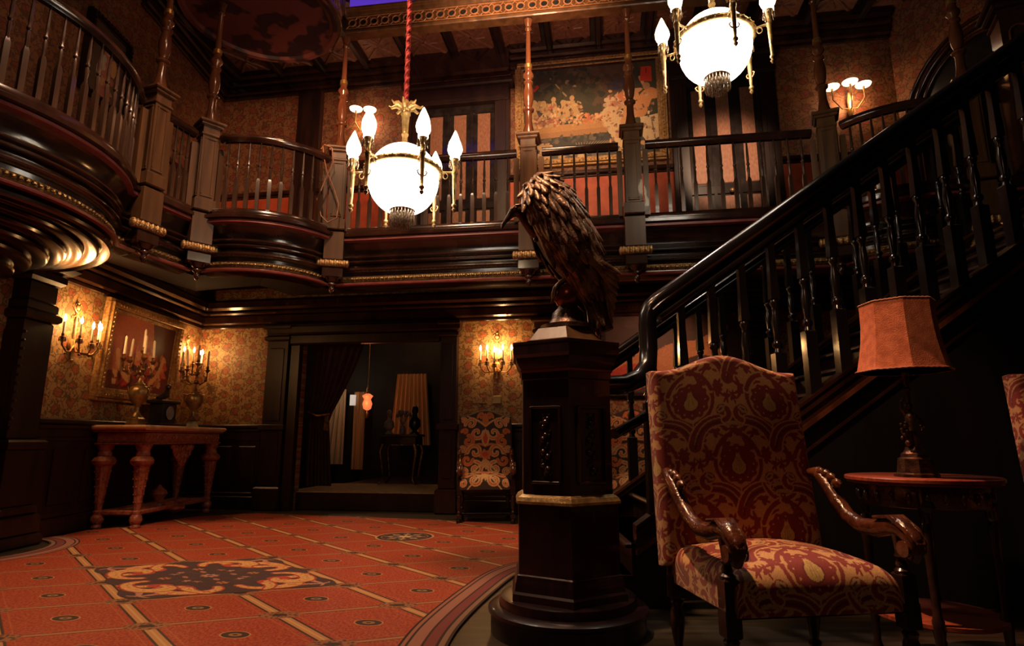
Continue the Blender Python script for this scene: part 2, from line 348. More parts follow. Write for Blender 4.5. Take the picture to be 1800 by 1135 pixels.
def thing(name, label, cat, loc=(0, 0, 0), rz=0, group=None):
    o = bpy.data.objects.new(name, None); o.empty_display_size = 0.1; COL.objects.link(o); o.location = loc; o.rotation_euler = (0, 0, rz)
    return tag(o, label, cat, group)
def struct(o): o['kind'] = 'structure'; return o
def copy_tree(o, parent=None, loc=None, rz=None):
    c = o.copy(); COL.objects.link(c)
    if parent: c.parent = parent
    if loc: c.location = loc
    if rz is not None: c.rotation_euler = (0, 0, rz)
    for ch in list(o.children): copy_tree(ch, c)
    return c
def arc3(p0, p1, p2, n):
    ax, ay = p0; bx, by = p1; cx, cy = p2
    d = 2 * (ax * (by - cy) + bx * (cy - ay) + cx * (ay - by))
    ux = ((ax**2 + ay**2) * (by - cy) + (bx**2 + by**2) * (cy - ay) + (cx**2 + cy**2) * (ay - by)) / d
    uy = ((ax**2 + ay**2) * (cx - bx) + (bx**2 + by**2) * (ax - cx) + (cx**2 + cy**2) * (bx - ax)) / d
    r = math.hypot(ax - ux, ay - uy); a0 = math.atan2(ay - uy, ax - ux); a1 = math.atan2(cy - uy, cx - ux); am = math.atan2(by - uy, bx - ux)
    def norm(a): return a % (2 * PI)
    if norm(am - a0) < norm(a1 - a0): da = norm(a1 - a0)
    else: da = norm(a1 - a0) - 2 * PI
    return [(ux + r * math.cos(a0 + da * i / n), uy + r * math.sin(a0 + da * i / n)) for i in range(n + 1)]

# ------------------------------------------------------------------ small numpy painter for woven and painted patterns
class Canvas:
    def __init__(s, w_, h_, W, H, bg):   # pixels and extent; x to the right, y up
        s.nx, s.ny, s.W, s.H = w_, h_, W, H
        s.a = np.zeros((h_, w_, 3), np.float32) + np.array(bg, np.float32)
        xs = (np.arange(w_) + .5) / w_ * W; ys = (np.arange(h_) + .5) / h_ * H
        s.X, s.Y = np.meshgrid(xs, ys)
    def put(s, m, c): s.a[m] = np.array(c, np.float32)
    def ell(s, x, y, rx, ry, c, rot_=0, wob=0, k=6):
        dx, dy = s.X - x, s.Y - y; ca, sa = math.cos(rot_), math.sin(rot_)
        u, v = (dx * ca + dy * sa) / rx, (-dx * sa + dy * ca) / ry
        rr = 1.0 if not wob else 1 + wob * np.cos(k * np.arctan2(v, u))
        s.put(u * u + v * v < rr * rr, c)
    def drop(s, x, y, rx, ry, c):
        u, v = (s.X - x) / rx, (s.Y - y) / ry
        s.put((np.abs(u) < np.clip(1 - np.clip(v, -1, 1)**2, 0, 1)**.5 * np.where(v > 0, (1 - v)**.7 * 1.0 + .0, 1)) & (np.abs(v) < 1), c)
    def line(s, pts, w_, c, w2=None):
        P = pts
        for i in range(len(P) - 1):
            (x0, y0), (x1, y1) = P[i], P[i + 1]
            x_lo, x_hi = min(x0, x1) - .2 * s.W, max(x0, x1) + .2 * s.W
            dx, dy = x1 - x0, y1 - y0; L2 = dx * dx + dy * dy + 1e-12
            t = np.clip(((s.X - x0) * dx + (s.Y - y0) * dy) / L2, 0, 1)
            wi = w_ if w2 is None else (w_ + (w2 - w_) * (i + t) / (len(P) - 1))
            s.put((s.X - x0 - t * dx)**2 + (s.Y - y0 - t * dy)**2 < wi**2, c)
    def poly(s, pts, c):
        m = np.zeros(s.X.shape, bool); n = len(pts)
        for i in range(n):
            x0, y0 = pts[i]; x1, y1 = pts[(i + 1) % n]
            if y0 == y1: continue
            cond = ((y0 > s.Y) != (y1 > s.Y)) & (s.X < (x1 - x0) * (s.Y - y0) / (y1 - y0) + x0); m ^= cond
        s.put(m, c)
    def grain(s, amp=.08, seed=1):
        g = np.random.default_rng(seed).normal(1, amp, s.a.shape[:2]).astype(np.float32); s.a *= g[..., None]; s.a = np.clip(s.a, 0, 1)
    def sample(s, x, y, wrap=False):
        x = np.asarray(x); y = np.asarray(y)
        if wrap: x = x % s.W; y = y % s.H
        i = np.clip((x / s.W * s.nx).astype(int), 0, s.nx - 1); j = np.clip((y / s.H * s.ny).astype(int), 0, s.ny - 1)
        return s.a[j, i]
def bez(p0, p1, p2, n=8):
    return [((1 - t)**2 * p0[0] + 2 * t * (1 - t) * p1[0] + t * t * p2[0], (1 - t)**2 * p0[1] + 2 * t * (1 - t) * p1[1] + t * t * p2[1]) for t in [i / n for i in range(n + 1)]]
def spiral(x, y, r, a0, turns, n=14, sgn=1):
    return [(x + r * (1 - .8 * i / n) * math.cos(a0 + sgn * turns * 2 * PI * i / n), y + r * (1 - .8 * i / n) * math.sin(a0 + sgn * turns * 2 * PI * i / n)) for i in range(n + 1)]

# pomegranate damask: period .345 x .52 m with half drop
def damask():
    W, H = .345, .52
    tan, mar, dmar, yel, crm = (.50, .29, .125), (.20, .018, .016), (.11, .009, .011), (.47, .33, .12), (.40, .27, .14)
    c = Canvas(345, 520, W, H, tan)
    def mot(cx, cy):
        def hl(p, w_, col, w2=None):                       # stroke with a tan halo so neighbouring shapes stay apart
            c.line(p, w_ + .0065, tan, (w2 if w2 is not None else w_) + .0065); c.line(p, w_, col, w2)
        for sx in (-1, 1):
            for (lx, ly, a, q) in ((.122, .045, .9, 1.0), (.088, -.135, -.5, .9), (.145, .100, -.6, .9), (.052, -.235, .7, .9), (.125, -.190, 1.4, 1.0), (.160, -.135, .9, .7), (.158, .0, 1.3, .7)):
                c.ell(cx + sx * lx, cy + ly, .033 * q, .017 * q, mar, a * sx, .38, 5)
            hl(bez((cx, cy + .12), (cx + sx * .055, cy + .13), (cx + sx * .075, cy + .185), 8), .011, mar, .005)
            hl(bez((cx + sx * .012, cy - .10), (cx + sx * .105, cy - .06), (cx + sx * .094, cy + .035), 10), .010, mar)
            hl(bez((cx + sx * .094, cy + .035), (cx + sx * .068, cy + .105), (cx, cy + .122), 8), .009, mar)
            p = bez((cx, cy - .185), (cx + sx * .02, cy - .085), (cx + sx * .125, cy - .088), 12)
            hl(p, .026, mar, .018); c.line([(x, y + .006) for x, y in p], .003, crm); c.line([(x, y - .010) for x, y in p], .005, dmar, .003)
            hl(spiral(cx + sx * .135, cy - .060, .030, -PI / 2, .8, sgn=sx), .010, mar)
            c.ell(cx + sx * .126, cy - .047, .024, .017, mar, .6 * sx); c.ell(cx + sx * .126, cy - .047, .020, .013, crm, 0.6 * sx, .12, 5); c.ell(cx + sx * .124, cy - .047, .012, .0035, dmar, .6 * sx)
        c.ell(cx, cy, .088, .083, tan); c.ell(cx, cy, .079, .074, mar, 0, .05, 12)
        for k in range(12):
            a = 2 * PI * k / 12; c.ell(cx + .064 * math.cos(a), cy + .060 * math.sin(a), .0035, .0035, tan)
        c.ell(cx, cy - .01, .034, .034, dmar)
        c.ell(cx, cy - .012, .030, .027, yel)
        c.poly([(cx - .029, cy - .006), (cx - .012, cy + .022), (cx - .006, cy + .045), (cx, cy + .036), (cx + .006, cy + .045), (cx + .012, cy + .022), (cx + .029, cy - .006)], yel)
        for d in (-.012, 0, .012): c.line([(cx + d, cy - .028), (cx + d * .35, cy + .026)], .0012, (.28, .19, .06))
        y = cy + .172
        c.ell(cx, y, .050, .034, tan); c.ell(cx, y, .046, .029, mar); c.ell(cx, y, .041, .023, crm, 0, .1, 9); c.line(bez((cx - .028, y - .006), (cx, y + .006), (cx + .028, y - .006)), .007, dmar)
        c.line(bez((cx - .036, y - .026), (cx, y - .010), (cx + .036, y - .026)), .004, crm)
        for k in range(-2, 3): c.ell(cx + k * .014, y + .022 - abs(k) * .003, .005, .007, crm)
    for ox in (-1, 0, 1):
        for oy in (-1, 0, 1):
            mot(W * .25 + ox * W, H * .25 + oy * H); mot(W * .75 + ox * W, H * .75 + oy * H)
    c.grain(.12); return c
DAM = damask()
# black, orange and cream floral tapestry of the far chairs
def tapestry():
    W, H = .62, .80; c = Canvas(310, 400, W, H, (.045, .022, .014))
    o, y, r = (.62, .20, .05), (.70, .40, .15), (.62, .09, .03)
    for sx in (-1, 1):
        m = lambda x: W / 2 + sx * x
        for (x, yy, rr, a, t, col, w_) in ((.17, .67, .07, 0, 1.1, y, .017), (.10, .55, .08, PI, 1.0, y, .018), (.20, .46, .07, PI / 2, 1.1, o, .018), (.12, .33, .09, 0, 1.0, y, .02),
                                    (.21, .24, .065, PI, 1.0, o, .016), (.11, .14, .08, PI / 2, 1.1, y, .018), (.24, .58, .04, 0, 1, o, .012), (.05, .73, .04, 0, 1, o, .012), (.24, .10, .05, 0, 1.2, y, .013), (.26, .73, .035, 1, 1.2, y, .012), (.26, .36, .04, 1, 1.2, y, .012)):
            c.line(spiral(m(x), yy, rr, a if sx > 0 else PI - a, t, 16, sx), w_ * 1.35, col, w_)
            c.line(spiral(m(x), yy, rr, a if sx > 0 else PI - a, t, 16, sx), w_ * .28, r)
        c.line(bez((m(.0), .40), (m(.14), .47), (m(.24), .30)), .014, o, .006)
        c.line(bez((m(.0), .62), (m(.10), .70), (m(.22), .78)), .012, y, .006)
        c.line(bez((m(.0), .24), (m(.09), .16), (m(.20), .02)), .016, y, .006)
    c.drop(W / 2, .50, .05, .10, y); c.drop(W / 2, .49, .028, .07, r); c.drop(W / 2, .70, .04, .07, o); c.ell(W / 2, .30, .07, .055, o, 0, .2, 7); c.ell(W / 2, .30, .035, .03, r); c.ell(W / 2, .19, .05, .05, y, 0, .25, 9)
    c.grain(.12, 3); return c
TAP = tapestry()

# ================================================================== THE ROOM
BK = lambda x, off=0.0: 7.7 - 0.16 * x - off          # back wall line
TH = math.atan(-0.16)
XL = -4.4
struct(MB().box((0, 3, -0.05), (13, 14, 0.1)).build('floor', 'floor_wood'))
def wall_run(name, p0, p1, z0, z1, mat, th=0.12, holes=()):
    """a wall with its own frame: local x along the run, local y into the wall, z up; holes = (x0,x1,z0,z1)"""
    L_ = math.hypot(p1[0] - p0[0], p1[1] - p0[1]); a = math.atan2(p1[1] - p0[1], p1[0] - p0[0])
    m = MB(); xs = sorted({0, L_, *[h[0] for h in holes], *[h[1] for h in holes]}); zs = sorted({z0, z1, *[h[2] for h in holes], *[h[3] for h in holes]})
    for i in range(len(xs) - 1):
        for j in range(len(zs) - 1):
            cx, cz = (xs[i] + xs[i + 1]) / 2, (zs[j] + zs[j + 1]) / 2
            if any(h[0] < cx < h[1] and h[2] < cz < h[3] for h in holes): continue
            m.box((cx, th / 2, cz), (xs[i + 1] - xs[i], th, zs[j + 1] - zs[j]))
    return struct(m.build(name, mat, loc=(p0[0], p0[1], 0), rz=a))
BL, BR = (-4.4, BK(-4.4)), (4.85, BK(4.85))
cB = math.cos(TH)
def bx(x): return (x - BL[0]) / cB                       # distance along the back wall of world x
wall_run('wall_left', (XL, -3.0), (XL, BL[1]), 0, 2.95, 'paper')
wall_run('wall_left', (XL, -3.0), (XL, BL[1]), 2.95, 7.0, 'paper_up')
wall_run('wall_back', BL, BR, 0, 2.95, 'paper', holes=[(bx(-2.85), bx(-.93), 0, 2.3)])
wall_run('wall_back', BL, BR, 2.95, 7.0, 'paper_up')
RR = (5.7, 4.2)
ra = math.atan2(RR[1] - BR[1], RR[0] - BR[0]); rl = math.hypot(RR[0] - BR[0], RR[1] - BR[1])
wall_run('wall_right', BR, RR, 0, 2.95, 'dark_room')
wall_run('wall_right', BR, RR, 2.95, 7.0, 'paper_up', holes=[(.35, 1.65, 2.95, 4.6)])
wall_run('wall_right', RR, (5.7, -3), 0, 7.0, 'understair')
wall_run('wall_front', (6.2, -3.1), (-5.2, -3.1), 0, 7.0, 'dark_room')

# wainscot and mouldings, one trim object per run
def trim_run(name, p0, p1, boxes, mat='wood_mat'):
    L_ = math.hypot(p1[0] - p0[0], p1[1] - p0[1]); a = math.atan2(p1[1] - p0[1], p1[0] - p0[0]); m = MB()
    for (x0, x1, z0, z1, dep, bev) in boxes: m.box(((x0 + x1) / 2, -dep / 2, (z0 + z1) / 2), (x1 - x0, dep, z1 - z0), bev=bev)
    return struct(m.build(name, mat, loc=(p0[0], p0[1], 0), rz=a, smooth=30))
def wainscot(x0, x1):
    b = [(x0, x1, 0, 1.0, .03, 0), (x0, x1, 0, .17, .06, .012), (x0, x1, .17, .22, .045, .01), (x0, x1, 1.0, 1.05, .06, .012), (x0, x1, 1.05, 1.10, .085, .012), (x0, x1, .88, .93, .04, .01)]
    n = max(1, round((x1 - x0) / .42)); s = (x1 - x0) / n
    for i in range(n): b.append((x0 + i * s + .05, x0 + (i + 1) * s - .05, .28, .82, .042, .015))
    return b
LL = BL[1] + 3.0
trim_run('trim_1', (XL, -3), (XL, BL[1]), wainscot(4.5, LL))
trim_run('trim_2', BL, BR, wainscot(0, bx(-3.36)) + wainscot(bx(-.66), bx(.26)) + wainscot(bx(.66), bx(3.05)))
# lower cornice under the gallery
cor = lambda x0, x1: [(x0, x1, 2.42, 2.47, .05, .012), (x0, x1, 2.47, 2.60, .09, .02), (x0, x1, 2.60, 2.66, .12, .02), (x0, x1, 2.66, 2.80, .17, .03)]
trim_run('trim_3', BL, BR, cor(0, bx(4.85)), 'wood')
trim_run('trim_4', (XL, -3), (XL, BL[1]), cor(3, LL), 'wood')
# upper chair rails and cornices
up = lambda x0, x1: [(x0, x1, 3.0, 3.14, .05, .01), (x0, x1, 4.33, 4.37, .03, .01), (x0, x1, 4.37, 4.43, .06, .012), (x0, x1, 5.95, 6.0, .04, .01), (x0, x1, 6.0, 6.12, .08, .02), (x0, x1, 6.12, 6.2, .13, .02), (x0, x1, 6.2, 6.45, .18, .03)]
trim_run('trim_5', BL, BR, [b for b in up(0, bx(-1.47)) + up(bx(-.02), bx(2.12)) + up(bx(3.37), bx(4.85))] + [(bx(-1.47), bx(-.02), 5.95, 6.45, .16, .03), (bx(2.12), bx(3.37), 5.95, 6.45, .16, .03)], 'wood')
trim_run('trim_6', (XL, -3), (XL, BL[1]), up(9.3, LL), 'wood')
trim_run('trim_7', BL, BR, [(0, bx(-1.47), 3.14, 4.33, .02, 0), (bx(-.02), bx(2.12), 3.14, 4.33, .02, 0), (bx(3.37), bx(4.85), 3.14, 4.33, .02, 0)], 'dado')
trim_run('trim_8', (XL, -3), (XL, BL[1]), [(9.3, LL, 3.14, 4.33, .02, 0)], 'dado')
# pilasters on the lower back wall
def pilaster(xc, wd, z1=2.42, mat='wood_mat'):
    x = bx(xc); h = wd / 2
    return trim_run('trim_9', BL, BR, [(x - h, x + h, 0, .3, .16, .02), (x - h + .03, x + h - .03, .3, z1 - .2, .11, .01), (x - h, x + h, z1 - .2, z1 - .14, .15, .015), (x - h + .02, x + h - .02, z1 - .14, z1 - .03, .13, .015), (x - h - .02, x + h + .02, z1 - .05, z1 + .01, .17, .015),
        (x - h + .08, x + h - .08, .42, 1.0, .125, .012), (x - h + .08, x + h - .08, 1.14, z1 - .3, .125, .012), (x - h, x + h, 1.02, 1.1, .15, .012)], mat)
pilaster(-3.16, .36); pilaster(-.80, .27); pilaster(.46, .36, mat='wood_brown'); pilaster(2.9, .34)
trim_run('trim_10', BL, BR, [(bx(-2.98), bx(-.93), 2.16, 2.3, .12, .02), (bx(-3.3), bx(-.65), 2.30, 2.42, .15, .02), (bx(-2.97), bx(-2.85), 0, 2.16, .1, .01)], 'wood_mat')
# corner post of the upper back-left corner
trim_run('trim_11', BL, BR, [(bx(-3.12), bx(-2.78), 3.0, 5.95, .10, .02)], 'wood_mat')
# raised threshold and the floor of the room beyond
rm = MB(); rm.box((1.02, 2.6 , .11), (2.1, 4.9, .22), bev=.012)
struct(rm.build('floor', 'wood_mat', loc=(-2.95, BK(-2.95) - .1, 0), rz=TH))
struct(MB().box((0, 0, .0), (2.3, 1.5, .012)).build('floor', noisy('lit_room_floor', (.40, .26, .12), (.55, .36, .18), 14, .9), loc=(-1.75, 8.8, .228), rz=TH))  # pale panel paints the lit stretch of the room floor
# far room shell
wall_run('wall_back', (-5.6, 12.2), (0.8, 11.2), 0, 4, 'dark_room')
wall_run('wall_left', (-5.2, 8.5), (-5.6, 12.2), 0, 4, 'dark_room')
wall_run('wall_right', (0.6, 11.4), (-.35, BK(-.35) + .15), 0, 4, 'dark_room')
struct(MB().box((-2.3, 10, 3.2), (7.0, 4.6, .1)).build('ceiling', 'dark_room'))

# ---- upper doors on the gallery (tan panels in black stiles)
def gallery_door(n, xc, wd, z1, label=None):
    rt = thing(f'door_{n}', None, None, (xc, BK(xc) - .005, 3.0), TH); rt['kind'] = 'structure'
    h = wd / 2; H_ = z1 - 3.0
    f = MB(); fw = .20
    for s in (-1, 1):
        f.box((s * (h + fw / 2), -.06, H_ / 2 + .1), (fw, .12, H_ + .2), bev=.012); f.box((s * (h + fw / 2), -.075, H_ / 2), (fw * .5, .15, H_), bev=.012)
        f.box((s * (h + fw / 2), -.085, .15), (fw + .04, .17, .3), bev=.012)
    f.box((0, -.08, H_ + .12), (wd + 2 * fw, .16, .24), bev=.015); f.box((0, -.11, H_ + .27), (wd + 2 * fw + .12, .22, .08), bev=.02); f.box((0, -.09, H_ + .05), (wd + 2 * fw - .1, .17, .05), bev=.01)
    f.build('door_frame', 'wood_mat', rt, smooth=30)
    st = MB(); st.box((0, -.015, H_ / 2), (wd, .03, H_))
    pn = MB(); cols_ = 2 * 2 + 0
    lv = MB(); k = 5; pw = wd / k
    # raised stiles around the tall tan panels
    for leaf in range(3):
        xc_ = -h + wd * (leaf * 2 + 1) / 6
        ww = wd / 3
        for (za, zb) in ((.12, .95), (1.12, H_ - .12)):
            pn.box((xc_, -.030, (za + zb) / 2), (ww * .52, .02, zb - za), bev=.008)
        st.box((xc_ + ww / 2, -.035, H_ / 2), (ww * .12, .035, H_), bev=.008)
    for zz in (.05, 1.03, H_ - .05): st.box((0, -.033, zz), (wd, .032, .12), bev=.008)
    st.build('door_leaf', 'door_frame', rt, smooth=30)
    pn.build('door_panel', 'door_panel', rt, smooth=30)
    k = MB(); k.ball((.04, -.08, 1.0), .028); k.build('door_knob', 'brass', rt, smooth=60)
    return rt
gallery_door(1, -.72, 1.02, 5.50); gallery_door(2, 2.76, 0.92, 5.56)
# ---- arched dark doorway of the right wall
ar = MB(); acx, az = 1.0, 4.6
for rr, dd, wd in ((.80, .05, .07), (.70, .08, .05), (.90, .03, .04)):
    pts = [(-rr, 2.98)] + [(rr * math.cos(PI - PI * i / 24), az + rr * math.sin(PI * i / 24) * 1.0) for i in range(25)] + [(rr, 2.98)]
    ar.tube([(acx + p[0], -.02, p[1]) for p in pts], wd / 1.6, 8)
ar = ar.build('trim_12', 'wood', loc=(BR[0], BR[1], 0), rz=ra, smooth=50); struct(ar)
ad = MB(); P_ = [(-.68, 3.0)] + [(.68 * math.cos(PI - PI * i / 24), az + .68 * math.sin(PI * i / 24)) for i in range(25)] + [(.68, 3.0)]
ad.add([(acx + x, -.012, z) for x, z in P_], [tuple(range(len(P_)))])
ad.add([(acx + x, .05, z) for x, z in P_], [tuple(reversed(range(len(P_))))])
struct(ad.build('door_3', 'black', loc=(BR[0], BR[1], 0), rz=ra))  # black sheet stands in for the shade inside the open arch

# ================================================================== GALLERY
P1, P2, P3, P4, P5, P6, P7 = (-3.12, 4.85), (-2.95, 5.42), (-1.83, 5.95), (.17, 5.66), (1.18, 5.51), (2.97, 5.25), (3.9, 4.72)
BC, BRAD = (-4.33, 3.99), 1.38
a_end = math.atan2(4.70 - BC[1], math.sqrt(BRAD**2 - .71**2))
bigbay = [(BC[0] + BRAD * math.cos(a), BC[1] + BRAD * math.sin(a)) for a in [R(-88) + (a_end - R(-88)) * i / 40 for i in range(41)]]
bay2 = arc3(P2, (-2.27, 5.45), P3, 16)
bay3 = arc3(P6, (3.30, 4.84), P7, 12)
right_run = [P7, (4.6, 4.5)]
left_in = [(-4.35, .9), (-4.28, 2.6)]
edge = left_in + bigbay[:] + [P1, P2] + bay2[1:-1] + [P3, P4, P5, P6] + bay3[1:-1] + right_run
def roll(o, z0, z1, bulge, n=5):
    return [(o + bulge * math.sin(PI * i / n), z0 + (z1 - z0) * i / n) for i in range(n + 1)]
prof = [(-.6, 3.0), (-.02, 3.0), (.02, 2.985)]                        # top lip
prof += [(.035, 2.975), (.035, 2.945), (.0, 2.935)]
prof_band = [(-.03, 2.895), (-.05, 2.88)] + [(-.05 - .05 * math.sin(PI / 2 * i / 5), 2.88 - .11 * i / 5) for i in range(6)]
prof_band += roll(-.07, 2.765, 2.72, .03) + roll(-.075, 2.715, 2.67, .035) + [(-.10, 2.665), (-.10, 2.64)] + roll(-.075, 2.64, 2.59, .035) + [(-.105, 2.585), (-.11, 2.555)]
prof_low = [(-.085, 2.495), (-.06, 2.48), (-.055, 2.455), (-.085, 2.445), (-.14, 2.43), (-.2, 2.425)]
runs = [('trim_20', left_in + bigbay + [P1]), ('trim_21', [P1, P2]), ('trim_22', bay2), ('trim_23', [P3, P4, P5, P6]), ('trim_24', bay3 + right_run[1:])]
for nm, rn in runs:
    m = MB(); m.sweep(rn, [(-.6, 3.0)] + prof[1:]); m.sweep(rn, prof_band); m.sweep(rn, prof_low)
    struct(m.build(nm, 'wood', smooth=35))
    m = MB(); m.sweep(rn, [(-.01, 2.935), (.008, 2.93), (.012, 2.905), (-.03, 2.895)]); m.sweep(rn, [(-.075, 2.443), (-.045, 2.448), (-.04, 2.463), (-.062, 2.475)])
    struct(m.build(nm, 'red_strip', smooth=35))
    m = MB(); m.sweep(rn, [(-.11, 2.555)] + roll(-.11, 2.55, 2.5, .02) + [(-.10, 2.495)])
    tot = sum(math.dist(rn[i], rn[i + 1]) for i in range(len(rn) - 1)); d_ = 0.0
    for i in range(len(rn) - 1):                                       # carved beads on the gilt strip
        a, b = Vector(rn[i]), Vector(rn[i + 1]); ln = (b - a).length; t = (b - a) / max(ln, 1e-6); nn = Vector((t.y, -t.x))
        q = (-d_) % .045
        while q < ln:
            p = a + t * q + nn * -.086; m.ball((p.x, p.y, 2.525), .018, 6, sc_=(1, 1, .8)); q += .045
        d_ += ln
    struct(m.build(nm, 'gold_strip', smooth=60))
# gallery floor slab (walking surface above, soffit below), cut to the hall edge
slab = [(XL, .9)] + edge + [(5.7, 4.4), (5.3, 5.5), BR, BL]
m = MB(); m.prism([(x - .0, y) for x, y in slab], 2.995, 3.0); m.sweep(edge, [(-.13, 2.99), (-.13, 2.44), (-1.75, 2.80), (-1.75, 2.995)], closed_prof=True); struct(m.build('floor', 'soffit'))
# upper beam, frieze with black discs painting the shade of its holes, cornice round the opening
bay2u = [(-2.65 + .78 * math.cos(a), 5.62 + .78 * math.sin(a)) for a in [R(-125) + R(150) * i / 20 for i in range(21)]]
eu = [('trim_30', [P3, P4, P5, P6]), ('trim_31', bay2u), ('trim_32', [(-3.35, 2.5), (-3.12, 4.85), bay2u[0]]), ('trim_33', bay3 + right_run[1:])]
for nm, rn in eu:
    m = MB(); m.sweep(rn, [(-.08, 5.28), (.04, 5.28), (.05, 5.29), (.05, 5.315), (.03, 5.33), (.02, 5.335), (.02, 5.50), (.035, 5.51), (.045, 5.54), (.055, 5.545), (.06, 5.56), (.07, 5.57), (.07, 5.59), (-.08, 5.59)], closed_prof=True)
    struct(m.build(nm, 'wood_brown' if nm != 'trim_32' else 'wood', smooth=30))
    m = MB(); m.sweep(rn, [(.021, 5.342), (.034, 5.342), (.034, 5.352), (.024, 5.352)]); m.sweep(rn, [(.021, 5.482), (.034, 5.482), (.034, 5.492), (.024, 5.492)])
    dk = MB(); d_ = .07
    segs = [(Vector(rn[i]), Vector(rn[i + 1])) for i in range(len(rn) - 1)]; pos = 0
    tot = sum((b - a).length for a, b in segs); q = .07
    while q < tot - .05:
        s_ = q
        for a, b in segs:
            if s_ <= (b - a).length: break
            s_ -= (b - a).length
        t = (b - a).normalized(); nn = Vector((t.y, -t.x)); p = a + t * s_ + nn * .028
        ph = [(p.x + t.x * .041 * math.cos(u), p.y + t.y * .041 * math.cos(u), 5.417 + .041 * math.sin(u)) for u in [2 * PI * k / 14 for k in range(14)]]
        m.tube(ph, .009, 5, closed=True)
        for sx in (-1, 1):
            for sz in (-1, 1): m.tube([(p.x + t.x * sx * .035, p.y + t.y * sx * .035, 5.417 + sz * .035), (p.x + t.x * sx * .062, p.y + t.y * sx * .062, 5.417 + sz * .064)], .006, 4)
        pc = p - nn * .006
        dk.add([(pc.x + t.x * .036 * math.cos(u), pc.y + t.y * .036 * math.cos(u), 5.417 + .036 * math.sin(u)) for u in [2 * PI * k / 14 for k in range(14)]], [tuple(range(14))])
        q += .125
    struct(m.build(nm, 'fret', smooth=60)); struct(dk.build(nm, 'black'))
# painted round soffit of the bay
m = MB(); m.lathe([(.001, 0), (.72, 0), (.74, -.03), (.78, -.04), (.80, 0), (.80, .06), (.001, .06)], 48); struct(m.build('ceiling', 'soffit_paint', loc=(-2.65, 5.62, 5.30), smooth=40))
# gallery ceiling with cross-carved coffers, and dark beams between them
co = MB(); beams = MB(); xs_ = [-4.2 + .66 * i for i in range(14)]
for x0 in xs_:
    for row, (d0, d1) in enumerate(((.12, .75), (.85, 1.5))):
        cx, cy = x0 + .33, BK(x0 + .33) - (d0 + d1) / 2; mt = T(cx, cy, 6.28) @ rot(TH)
        hh = (d1 - d0) / 2 - .02
        co.box((0, 0, .05), (.56, 2 * hh, .03), mt)
        for (a, b) in (((-.26, -hh), (.26, hh)), ((-.26, hh), (.26, -hh))): co.tube([(a[0], a[1], .03), (b[0], b[1], .03)], .022, 6, mt)
        for q in range(4):
            aa = PI / 4 + q * PI / 2
            for dd in (-.3, .3): co.tube([(.06 * math.cos(aa + dd), .06 * math.sin(aa + dd), .03), (.2 * math.cos(q * PI / 2 + .25 * (1 if dd > 0 else -1)), .2 * math.sin(q * PI / 2 + .25 * (1 if dd > 0 else -1)), .03)], .014, 5, mt)
    mt = T(x0, BK(x0) - .8, 6.27) @ rot(TH); beams.box((0, 0, 0), (.09, 1.55, .16), mt, bev=.02)
struct(co.build('ceiling', 'coffer', smooth=40)); struct(beams.build('ceiling', 'wood_mat', smooth=30))
struct(MB().prism([(XL - .1, 1.0), (-3.3, 1.0), (-3.3, 5.3), (-1.83, 6.05), (2.97, 5.35), (3.9, 4.85), (6.0, 4.6), (BR[0] + .1, BR[1] + .2), (BL[0] - .1, BL[1] + .2)], 6.37, 6.45).build('ceiling', 'wood_mat'))
struct(MB().prism([(-4.6, -3.2), (6, -3.2), (6, 6.3), (-4.6, 6.3)], 7.3, 7.35).build('ceiling', 'dark_room'))
sk = MB(); sk.sweep([P3, P4, P5], [(-.03, 5.58), (-.03, 5.95), (-.06, 5.95), (-.06, 5.58)], closed_prof=True); struct(sk.build('ceiling', 'sky'))  # upright glowing strip in place of the lit violet cloth

